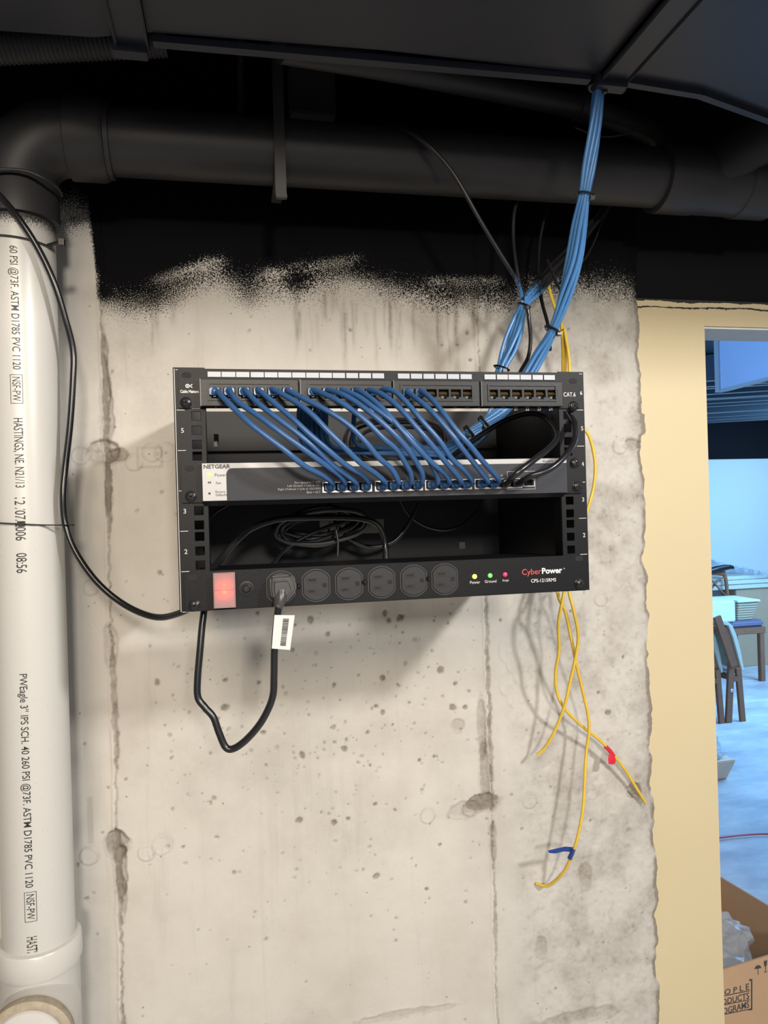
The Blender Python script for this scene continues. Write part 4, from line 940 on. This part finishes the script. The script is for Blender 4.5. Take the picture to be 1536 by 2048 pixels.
# ------------------------------------------------------------------ blue cable bundles
def bundle(center, n, r_, label, group, m_, tails=None, seed=1, name='network_cable', sub=5):
    """center: (px,py,y,halfwidth in metres)"""
    rg = random.Random(seed); P = [at(*c_[:3]) for c_ in center]; W_ = [c_[3] for c_ in center]
    slots = []
    for k in range(n):
        if k == 0: slots.append((0, 0))
        elif k < 7: a_ = 2 * math.pi * k / 6; slots.append((math.cos(a_), math.sin(a_)))
        else: a_ = 2 * math.pi * (k + .5) / 6; slots.append((1.75 * math.cos(a_), 1.75 * math.sin(a_)))
    mx = max(math.hypot(*s_) for s_ in slots)
    tw = [rg.uniform(-.25, .25) for _ in P]
    for k, (u, v) in enumerate(slots):
        pts = []
        for i, c_ in enumerate(P):
            tg = (P[min(i + 1, len(P) - 1)] - P[max(i - 1, 0)]).normalized(); a_ = tg.cross(Vector((0, 1, 0))).normalized(); b_ = tg.cross(a_)
            an = .35 * i + tw[i]; uu, vv = u * math.cos(an) - v * math.sin(an), u * math.sin(an) + v * math.cos(an)
            s_ = (W_[i] - r_) / mx; pts.append(c_ + a_ * uu * s_ + b_ * vv * s_ * .8)
        if tails: pts += tails(k, pts[-1])
        o = B().tube(pts, r_, 10, sub).build(name, m_); tag(o, label, 'network cable', group)
cA = [(1203, 110, -.325, .0125), (1201, 160, -.325, .0125), (1197, 180, -.325, .0115), (1190, 255, -.318, .0135), (1181, 330, -.31, .0115), (1171, 390, -.30, .0095), (1162, 450, -.285, .0135), (1151, 520, -.265, .0155), (1131, 592, -.24, .0155),
      (1105, 662, -.215, .0100), (1078, 712, -.195, .0150), (1048, 765, -.185, .0150), (1010, 815, -.185, .013), (965, 848, -.19, .0095), (938, 866, -.19, .0095), (890, 900, -.195, .013)]
def tailA(k, p): 
    tx = [.092, .097, .102, .107, .113, .119, .125, .16][k % 8]
    return [Vector((p.x - .03, -.20, p.z - .004 + .001 * k)), Vector((tx + .05, -.205, 1.782 + .0007 * k)), Vector((tx, -.23, 1.79)), Vector((tx - .012, -.285, 1.818)), Vector((tx - .012, -.318, 1.834))]
bundle(cA, 8, .0030, 'bright blue network cable in the long bundle dropping from the overhead duct', 'blue cables of the long bundle from the duct', 'cable', tailA, 2)
cB = [(1215, 400, -.05, .011), (1180, 455, -.07, .012), (1135, 510, -.10, .011), (1100, 548, -.13, .0115), (1072, 580, -.15, .010), (1047, 612, -.165, .0072), (1031, 660, -.17, .012), (1017, 700, -.172, .0125), (1003, 737, -.175, .0090), (992, 775, -.178, .012), (985, 830, -.18, .012), (950, 875, -.18, .012), (890, 912, -.17, .012), (800, 930, -.16, .012)]
bundle(cB, 6, .0029, 'blue cable with black overspray in the short tied bundle left of the long one', 'part-sprayed cables of the short bundle', 'cable_s', None, 4)
def tie_at(px, py, y, dpx, r1, label, taild=(1, .2)):
    c = at(px, py, y); ax = at(px + dpx[0], py + dpx[1], y) - c
    t0 = at(px + taild[0] * 0 + r1 * 1200 * taild[0], py + 4, y - .006); t1 = at(px + r1 * 1200 * taild[0] + 9 * taild[0], py + 4 + 10 * taild[1], y - .01)
    ziptie(band(c, ax, r1 + .0012, r1 * .8 + .001), label, w=.0022, tail=[t0, (t0 + t1) / 2, t1])
tie_at(1197, 178, -.325, (-4, 40), .0112, 'black zip tie holding the long blue bundle to the duct flange', (.9, -.6))
tie_at(1171, 391, -.30, (-9, 60), .0105, 'black zip tie around the long blue bundle in front of the thick pipe', (1, -1))
tie_at(1105, 662, -.215, (-27, 50), .0108, 'black zip tie around the long blue bundle above the rack', (1, -.8))
tie_at(1047, 612, -.165, (-16, 48), .0082, 'black zip tie at the neck of the short sprayed bundle', (.5, 1.6))
tie_at(1003, 737, -.175, (-12, 38), .0098, 'black zip tie on the short bundle just above the rack edge', (.5, 1))
tie_at(967, 847, -.19, (-45, 33), .0108, 'black zip tie on the blue bundle inside the rack, nearer the right', (.3, 2))
tie_at(938, 866, -.19, (-45, 33), .0108, 'black zip tie on the blue bundle inside the rack, nearer the blue cords', (-.2, 1))
# white anchor block at the duct
c = at(1242, 174, -.325); b = B().box(c.x - .006, c.x + .006, c.y - .006, c.y + .006, c.z - .006, c.z + .006); b.box(c.x - .012, c.x - .005, c.y - .003, c.y + .003, c.z - .003, c.z + .002)
b.box(c.x - .004, c.x + .004, c.y - .004, c.y + .004, c.z + .006, ZD - .006)
tag(b.build('cable_clip', 'rack_in', bevel=.001), 'small dark clip beneath the duct flange beside the blue cables', 'clip')
# loose dark cables
cordthing('network_cable', [(740, 290, -.04), (775, 262, -.11), (805, 258, -.172), (850, 285, -.20), (905, 345, -.20), (960, 440, -.195), (1005, 515, -.185), (1033, 560, -.175), (1043, 592, -.168), (1042, 620, -.166), (1028, 665, -.166), (1008, 715, -.17), (998, 760, -.175)], .0031, 'cable_s',
          'dark sprayed cable slanting across the thick pipe to the short bundle')
cordthing('thin_cable', [(1036, 395, -.10), (1028, 430, -.11), (1027, 480, -.12), (1034, 540, -.15), (1046, 600, -.17)], .0026, 'cord_matt', 'thin black cable hanging straight from the thick pipe into the short bundle')
cordthing('thin_cable', [(1100, 400, -.06), (1088, 440, -.06), (1079, 490, -.06), (1077, 550, -.07), (1083, 600, -.10), (1097, 655, -.14), (1100, 700, -.16)], .0028, 'cord', 'thin black cable hanging between the two blue bundles')
cordthing('thin_cable', [(1053, 600, -.15), (1058, 640, -.15), (1061, 680, -.155), (1056, 715, -.16), (1040, 745, -.17), (1020, 790, -.18)], .0030, 'cord', 'black cable bowing out to the right below the short bundle tie')
cordthing('thin_cable', [(1225, 405, -.03), (1205, 440, -.03), (1190, 480, -.035), (1168, 520, -.05), (1130, 545, -.07)], .0016, 'cord_matt', 'fine black wire to the right of the long blue bundle')
cordthing('thin_cable', [(1095, 520, -.15), (1105, 545, -.17), (1118, 575, -.19), (1135, 600, -.21)], .0022, 'cord_matt', 'short black cable crossing over the sprayed bundle')
cordthing('thin_cable', [(1150, 255, -.16), (1200, 273, -.16), (1250, 268, -.16), (1290, 250, -.15), (1310, 243, -.12)], .0016, 'cord_matt', 'fine black wire sagging behind the blue cables above the thick pipe')
# ------------------------------------------------------------------ yellow cables
yel = [('yellow cable ending in a red tape flag at lower right', [(1104, 535, -.125), (1096, 555, -.12), (1100, 585, -.11), (1113, 625, -.10), (1126, 660, -.09), (1130, 700, -.08), (1130, 760, -.07), (1128, 900, -.06), (1133, 1050, -.06), (1130, 1160, -.08), (1127, 1190, -.085), (1117, 1245, -.08), (1118, 1300, -.07), (1111, 1345, -.06),
                                                          (1114, 1385, -.05), (1130, 1418, -.045), (1165, 1453, -.035), (1210, 1490, -.028), (1250, 1540, -.02), (1275, 1580, -.014), (1291, 1605, -.010)]),
       ('yellow cable with plain cut end pointing down left, shortest of the hanging three', [(1128, 655, -.095), (1138, 720, -.085), (1140, 790, -.08), (1152, 840, -.08), (1178, 872, -.08), (1190, 925, -.08), (1187, 975, -.08), (1172, 1030, -.08), (1150, 1110, -.08), (1138, 1175, -.085), (1146, 1215, -.08), (1156, 1265, -.075), (1153, 1305, -.07), (1140, 1365, -.06), (1128, 1415, -.055), (1108, 1465, -.045), (1090, 1495, -.035), (1074, 1511, -.03)]),
       ('longest yellow cable, with a blue tape flag and its end on the wall', [(1122, 640, -.10), (1126, 720, -.075), (1122, 900, -.05), (1116, 1100, -.06), (1115, 1184, -.07), (1130, 1222, -.07), (1142, 1275, -.065), (1152, 1325, -.060), (1166, 1385, -.05), (1176, 1430, -.045), (1178, 1465, -.045), (1172, 1510, -.045), (1169, 1570, -.05), (1165, 1625, -.055), (1155, 1675, -.055), (1145, 1707, -.05), (1130, 1740, -.04), (1110, 1762, -.025), (1092, 1772, -.014), (1072, 1767, -.004)])]
for lab_, pts in yel: cordthing('data_cable', [(p_[0], p_[1], p_[2] * (1.2 if p_[1] > 1180 else 1)) for p_ in pts], .0026, 'yellow', lab_)
c = at(1215, 1497, -0.0335); d = (at(1230, 1515, -0.0305) - at(1205, 1485, -0.0335))
b = B().tube([at(1211, 1493, -0.0340), at(1220, 1502, -0.0325), at(1227, 1512, -0.0310)], .0038, 10, 3)
b.add([at(1219, 1502, -0.0345), at(1228, 1508, -0.0345), at(1232, 1522, -0.0385), at(1228, 1529, -0.0395), at(1217, 1528, -0.0385), at(1216, 1518, -0.0355)] + [at(1219, 1502, -0.0335), at(1228, 1508, -0.0335), at(1232, 1522, -0.0375), at(1228, 1529, -0.0385), at(1217, 1528, -0.0375), at(1216, 1518, -0.0345)],
      [(0, 5, 4, 3, 2, 1), (6, 7, 8, 9, 10, 11)] + [(i, (i + 1) % 6, (i + 1) % 6 + 6, i + 6) for i in range(6)])
tag(b.build('tape_flag', 'red_tape', bevel=.0002, seg=1), 'red tape flag wrapped on the yellow cable at lower right', 'tape')
b = B().tube([at(1147, 1697, -0.0620), at(1144, 1706, -0.0605), at(1139, 1717, -0.0575)], .0038, 10, 3)
fl = [(1144, 1694, -0.0635), (1130, 1693, -0.0705), (1112, 1697, -0.0725), (1096, 1701, -0.0685), (1098, 1706, -0.0685), (1110, 1707, -0.0725), (1128, 1703, -0.0705), (1143, 1704, -0.0635)]
n = len(fl); b.add([at(*p_) for p_ in fl] + [at(p_[0], p_[1], p_[2] + .001) for p_ in fl], [(0, 1, 6, 7), (1, 2, 5, 6), (2, 3, 4, 5), (n, n + 7, n + 6, n + 1), (n + 1, n + 6, n + 5, n + 2), (n + 2, n + 5, n + 4, n + 3)] + [(i, i + n, (i + 1) % n + n, (i + 1) % n) for i in range(n)])
tag(b.build('tape_flag', 'blue_tape'), 'blue tape flag wrapped on the longest yellow cable', 'tape')

# ------------------------------------------------------------------ far room furniture
YC = 3.75
def zp(zx, zy): return (1260 + zx / 5.565, 1100 + zy / 5.565)
def on(zx, zy, Y): px, py = zp(zx, zy); return at(px, py, Y)
def folding(dx, dY, label, dz=0):
    Y = YC + dY
    g0 = on(1120 + dx, 1880, Y); dzz = -g0.z
    t_ = thing('folding_chair', (g0.x, Y, 0), label, 'folding chair', 'folded chairs leaning beyond the opening')
    def Q(zx, zy, y): v = on(zx + dx, zy, Y); return Vector((v.x, Y + y, v.z + dzz))
    for y in (0, .40):
        B().bar(Q(965, 690, y), Q(1150, 1240, y), .060, .025, side=Vector((0, 1, 0)).cross(Vector((0, 0, 1)))).build('back_post', 'brown', t_, bevel=.003)
        B().bar(Q(1148, 1200, y + .026), Q(1118, 1880, y + .026), .052, .025).build('leg', 'brown', t_, bevel=.003)
        B().bar(Q(1095, 810, y + .052), Q(1232, 1275, y + .052), .050, .025).build('seat_rail', 'brown', t_, bevel=.003)
        B().bar(Q(1225, 1270, y + .026), Q(1278, 1885, y + .026), .046, .025).build('leg', 'brown', t_, bevel=.003)
    pts = [Q(1030, 745, 0), Q(1110, 745, 0), Q(1175, 800, 0), Q(1225, 920, 0), Q(1270, 1100, 0), Q(1305, 1300, 0), Q(1270, 1305, 0), Q(1225, 1130, 0), Q(1170, 930, 0), Q(1120, 800, 0), Q(1060, 790, 0)]
    B().prism([(v.x, v.z) for v in pts], Y + .03, Y + .44).build('seat_pad', 'cream', t_, bevel=.006)
    for q in ((1190, 1390), (1000, 830)):
        v = Q(*q, 0); B().box(v.x - .02, v.x + .02, Y + .012, Y + .42, v.z - .02, v.z + .02).build('stretcher', 'brown', t_, bevel=.003)
    v = Q(1145, 1520, 0); B().lathe([(.014, 0), (.010, .004)], (v.x, Y + .012, v.z), (0, -1, 0), 12).build('bolt', 'steel', t_)
folding(0, 0, 'brown folded chair with cream pad, right-hand one of the leaning pair')
folding(-235, .0, 'brown folded chair mostly hidden behind the yellow wall edge, left of the pair')
# side chair with cushion
YD = 4.83
g = on(1490, 1320, YD); ch = thing('side_chair', (g.x, YD, 0), 'dark wooden side chair with grey cushion carrying a basket', 'chair')
s0, s1 = on(1180, 860, YD), on(1495, 865, YD); zs_ = s0.z
Mz = -g.z
B().box(s0.x - .25, s1.x, YD - .02, YD + .42, zs_ - .07, zs_ - .01).build('seat_frame', 'brown', ch, bevel=.004)
B().box(s0.x - .25, s1.x - .005, YD - .015, YD + .41, zs_ - .01, zs_ + .055).build('cushion', 'cushion', ch, bevel=.02, seg=3)
for xx in (s1.x - .045, s0.x - .23):
    for yy in (YD, YD + .37): B().box(xx - .02, xx + .03, yy - .02, yy + .025, 0, zs_ - .07).build('leg', 'brown', ch, bevel=.004)
# basket and cloth-covered box on the seat
b0, b1 = on(1170, 580, YD + .05), on(1400, 580, YD + .05); zz0 = zs_ + .055
bk = thing('wicker_basket', ((b0.x + b1.x) / 2, YD + .2, zz0), 'woven tan basket sitting on the side chair seat', 'basket')
zt_ = b0.z
vs = [(b0.x, YD + .03, zz0), (b1.x - .06, YD + .03, zz0), (b1.x - .06, YD + .33, zz0), (b0.x, YD + .33, zz0), (b0.x, YD + .01, zt_), (b1.x, YD + .01, zt_), (b1.x, YD + .36, zt_), (b0.x, YD + .36, zt_)]
B().add(vs, [(0, 3, 2, 1), (4, 5, 6, 7), (0, 1, 5, 4), (1, 2, 6, 5), (2, 3, 7, 6), (3, 0, 4, 7)]).build('basket_body', 'wicker', bk, bevel=.006)
B().box(b0.x - .01, b1.x + .01, YD, YD + .37, zt_, zt_ + .018).build('basket_lid', 'cloth', bk, bevel=.003)
c0_, c1_ = on(860, 560, YD), on(1165, 560, YD)
b = B().box(c0_.x, c1_.x - .005, YD - .02, YD + .36, zz0, c0_.z - .012)
tag(b.build('carton', 'cloth', bevel=.012), 'pale carton under a light cloth, left of the basket on the chair', 'box')
# cross-back chair behind
YE = 5.31; g = on(1080, 560, YE)
cb = thing('crossback_chair', (g.x - .2, YE, 0), 'brown cross-back chair standing against the far wall, back towards us', 'chair')
p0, p1 = on(1035, 235, YE), on(1085, 520, YE)
B().tube([on(1040, 240, YE), on(1070, 360, YE), (p1.x, YE, p1.z - .1), (p1.x, YE, 0)], .018, 10, 5).build('back_post', 'brown', cb)
B().tube([on(840, 240, YE), on(815, 360, YE), (p1.x - .36, YE, p1.z - .1), (p1.x - .36, YE, 0)], .018, 10, 5).build('back_post', 'brown', cb)
B().tube([on(830, 260, YE), on(935, 250, YE), on(1045, 262, YE)], .026, 10, 5).build('top_rail', 'brown', cb)
B().tube([on(1050, 300, YE), on(970, 350, YE), on(900, 440, YE), on(850, 500, YE)], .010, 8, 5).build('cross_slat', 'brown', cb)
B().tube([on(840, 300, YE - .02), on(920, 350, YE - .02), on(1000, 440, YE - .02), on(1060, 500, YE - .02)], .010, 8, 5).build('cross_slat', 'brown', cb)
B().box(p1.x - .38, p1.x + .02, YE - .01, YE + .27, .42, .46).build('seat', 'brown', cb, bevel=.006)
for xx in (p1.x - .37, p1.x): B().box(xx - .015, xx + .015, YE + .235, YE + .265, 0, .42).build('leg', 'brown', cb)
# items on its top and stacked boards against the far wall
bag = B().tube([on(880, 235, YE - .06), on(960, 215, YE - .06), on(1060, 195, YE - .06), on(1130, 190, YE - .06), on(1150, 205, YE - .06)], [.03, .035, .03, .02, .012], 10, 4)
tag(bag.build('tool_bag', 'cord'), 'black item laid on top of the cross-back chair', 'bag')
s_ = on(1080, 300, 5.45)
for k, (ya, yb, nm, lab_) in enumerate(((300, 345, 'stacked_board', 'upper pale board of the stack leaning low on the far wall'), (345, 395, 'stacked_board', 'second pale board of the stack by the far wall'), (395, 450, 'stacked_board', 'third pale board of the stack by the far wall'))):
    zt1, zb1 = on(1080, ya, 5.35).z, on(1080, yb, 5.35).z
    b = B().box(s_.x - .5, s_.x + 1.9, 5.375 - .012 * (k % 2), 5.60, zb1 + .004, zt1); tag(b.build(nm, 'board', bevel=.004), lab_, 'board', 'stacked boards by the far wall')
b = B().box(s_.x + .06, s_.x + 1.8, 5.40, 5.59, 0, on(1080, 450, 5.35).z); tag(b.build('carton', 'card', bevel=.005), 'large low carton under the boards by the far wall', 'box')
pts = [on(950, 110, 5.3), on(1080, 150, 5.3), on(1250, 190, 5.3), on(1450, 230, 5.3), on(1700, 290, 5.3)]
b = B(); nn = 26
vs = []; rg = random.Random(9)
for i in range(nn):
    u = i / (nn - 1) * 4; k = min(3, int(u)); q = pts[k].lerp(pts[k + 1], u - k)
    for j in range(7): vs.append(q + Vector((rg.uniform(-.01, .01), .05 * j, rg.uniform(-.015, .015) - .006 * (j - 3) ** 2 * .3)))
b.add(vs, [(i * 7 + j, (i + 1) * 7 + j, (i + 1) * 7 + j + 1, i * 7 + j + 1) for i in range(nn - 1) for j in range(6)], True)
b.add([v - Vector((0, 0, .02)) for v in vs], [(i * 7 + j, i * 7 + j + 1, (i + 1) * 7 + j + 1, (i + 1) * 7 + j) for i in range(nn - 1) for j in range(6)], True)
tag(b.build('plastic_sheet', 'film'), 'clear crumpled plastic sheet over the boards by the far wall', 'plastic')
# small carton scrap with film on the floor
def onf(px, py): return gz(px, py, 0)
f0 = onf(1440, 1562); cx = f0.x - .06
sc = thing('small_carton', (cx, f0.y, 0), 'small white and tan carton on the floor just past the yellow wall', 'box')
B().add([(cx - .12, f0.y, 0), (cx + .125, f0.y + .02, 0), (cx + .12, f0.y + .2, 0), (cx - .12, f0.y + .2, 0), (cx - .16, f0.y - .03, .125), (cx + .165, f0.y - .02, .125), (cx + .16, f0.y + .22, .125), (cx - .16, f0.y + .22, .125)],
        [(0, 3, 2, 1), (4, 5, 6, 7), (0, 1, 5, 4), (1, 2, 6, 5), (2, 3, 7, 6), (3, 0, 4, 7)]).build('carton_body', 'card_pale', sc, bevel=.006)
def crumple(name, c, rx, ry, rz, seed, lab_):
    bm = bmesh.new(); bmesh.ops.create_icosphere(bm, subdivisions=4, radius=1); rg = np.random.RandomState(seed); ph = rg.rand(12, 3) * 6; dr = rg.randn(12, 3) * 5
    for v in bm.verts:
        n_ = sum(abs(math.sin(dr[k].dot(v.co) + ph[k][0])) for k in range(12)) / 12
        v.co = Vector((v.co.x * rx, v.co.y * ry, v.co.z * rz)) * (.55 + n_ * .8) + Vector(c)
    me = bpy.data.meshes.new(name); bm.to_mesh(me); bm.free(); me.materials.append(M['film']); o = bpy.data.objects.new(name, me); COL.objects.link(o); return tag(o, lab_, 'plastic')
crumple('plastic_wrap', (cx + .02, f0.y + .1, .155), .12, .10, .03, 3, 'clear crumpled plastic wrap lying on the small floor carton')
q = gz(1470, 1520, .12)
crumple('plastic_wrap', (q.x + .02, q.y + .25, .10), .05, .05, .10, 6, 'upright wisp of clear plastic on the floor behind the small carton')
cordthing('extension_cord', [gz(1380, 1682, .012), gz(1445, 1675, .012), gz(1490, 1670, .012), gz(1540, 1668, .012), gz(1640, 1672, .012), gz(1760, 1690, .012)], .0045, 'red_cord', 'thin red extension cord crossing the floor beyond the opening')
# big open cardboard box near the opening
ZX = .50
A_ = gz(1455, 1937, ZX); Bq = gz(1536, 1912, ZX); C_ = gz(1450, 1843, ZX); D_ = gz(1536, 1900, ZX)
ux = (Bq - A_).normalized(); uy = Vector((-ux.y, ux.x, 0)); org = A_ - ux * .28
L, Dp = .62, .40
bxo = thing('cardboard_box', (org.x, org.y, 0), 'large open printed cardboard box on the floor at lower right', 'box')
def bp(a_, b_, z_): v = org + ux * a_ + uy * b_; return Vector((v.x, v.y, z_))
b = B()
def panel(b, a0, b0, a1, b1, z0, z1, th=.005):
    p0, p1 = bp(a0, b0, 0), bp(a1, b1, 0); d = (p1 - p0).normalized(); nrm = Vector((-d.y, d.x, 0)) * th
    vs = [p0 + Vector((0, 0, z0)), p1 + Vector((0, 0, z0)), p1 + Vector((0, 0, z1)), p0 + Vector((0, 0, z1))]
    b.add(vs + [v + nrm for v in vs], [(0, 1, 2, 3), (7, 6, 5, 4), (0, 4, 5, 1), (1, 5, 6, 2), (2, 6, 7, 3), (3, 7, 4, 0)])
panel(b, 0, 0, L, 0, 0, ZX); panel(b, L, 0, L, Dp, 0, ZX); panel(b, L, Dp, 0, Dp, 0, ZX); panel(b, 0, Dp, 0, 0, 0, ZX)
b.add([bp(0, 0, .004), bp(L, 0, .004), bp(L, Dp, .004), bp(0, Dp, .004)], [(0, 1, 2, 3)])
b.build('box_body', 'card', bxo)
b = B()
nf = Vector((ux.y, -ux.x, 0)) * .0008
def onbox(px, py):
    d = ray(px, py); n_ = Vector((ux.y, -ux.x, 0)); t_ = (A_ - CAM).dot(n_) / d.dot(n_); return CAM + d * t_ + nf
def boxtext(b, s_, p0, p1, p2, p3):
    vs, fs, asp = text_geo(s_, .012); out = []
    for u, v in vs: out.append(p3.lerp(p2, u).lerp(p0.lerp(p1, u), v))
    b.add(out, fs)
XX = 1500
def row(s_, frac0, yl0, yr0, yl1, yr1, xl=1457, xr=1498):
    # text right-aligned against xr; the left part runs behind the wall edge
    w_ = (xr - xl) / (1 - frac0); xl2 = xr - w_; k = (yr0 - yl0) / (xr - xl); k1 = (yr1 - yl1) / (xr - xl)
    boxtext(b, s_, onbox(xl2, yr0 - k * w_), onbox(xr, yr0), onbox(xr, yr1), onbox(xl2, yr1 - k1 * w_))
row('P E O P L E', .45, 1977, 1966, 1988, 1979)
row('PRODUCTS', .42, 1995, 1984, 2007, 1997)
row('PROGRAMS', .40, 2013, 2001, 2026, 2015)
def ln(p0, p1, w_=.0022):
    d = (p1 - p0).normalized(); s_ = d.cross(nf).normalized() * w_; b.add([p0 - s_, p1 - s_, p1 + s_, p0 + s_], [(0, 1, 2, 3)])
ln(onbox(1503, 1960), onbox(1503, 2018)); ln(onbox(1498, 1960), onbox(1504, 1959)); ln(onbox(1497, 2019), onbox(1504, 2018)); ln(onbox(1440, 1993), onbox(1499, 1981), .0012); ln(onbox(1440, 2011), onbox(1499, 1999), .0012)
ln(onbox(1440, 2030), onbox(1499, 2018), .0012)
# umbrella and glass symbols
um = [onbox(1515.5 + 6.5 * math.cos(R(a_)), 1937 - 7 * math.sin(R(a_)) - .2 * 6 * math.cos(R(a_))) for a_ in range(0, 181, 20)]; b.add(um, [tuple(range(len(um)))])
ln(onbox(1515.5, 1932), onbox(1516, 1949), .0010)
b.add([onbox(1527, 1922), onbox(1534, 1920), onbox(1533, 1930), onbox(1530.5, 1934), onbox(1528, 1931)], [(0, 1, 2, 3, 4)]); ln(onbox(1530.5, 1933), onbox(1531, 1943), .0010); ln(onbox(1528, 1944), onbox(1534, 1943), .0010)
M['box_print'] = noisy(mat('box_print', (.06, .055, .06), .7), .1)
b.build('printing', 'box_print', bxo)
cc = bp(.36, .20, .43)
crumple('plastic_wrap', (cc.x - .02, cc.y, .44), .17, .12, .08, 12, 'bluish crumpled plastic bag stuffed inside the large cardboard box')
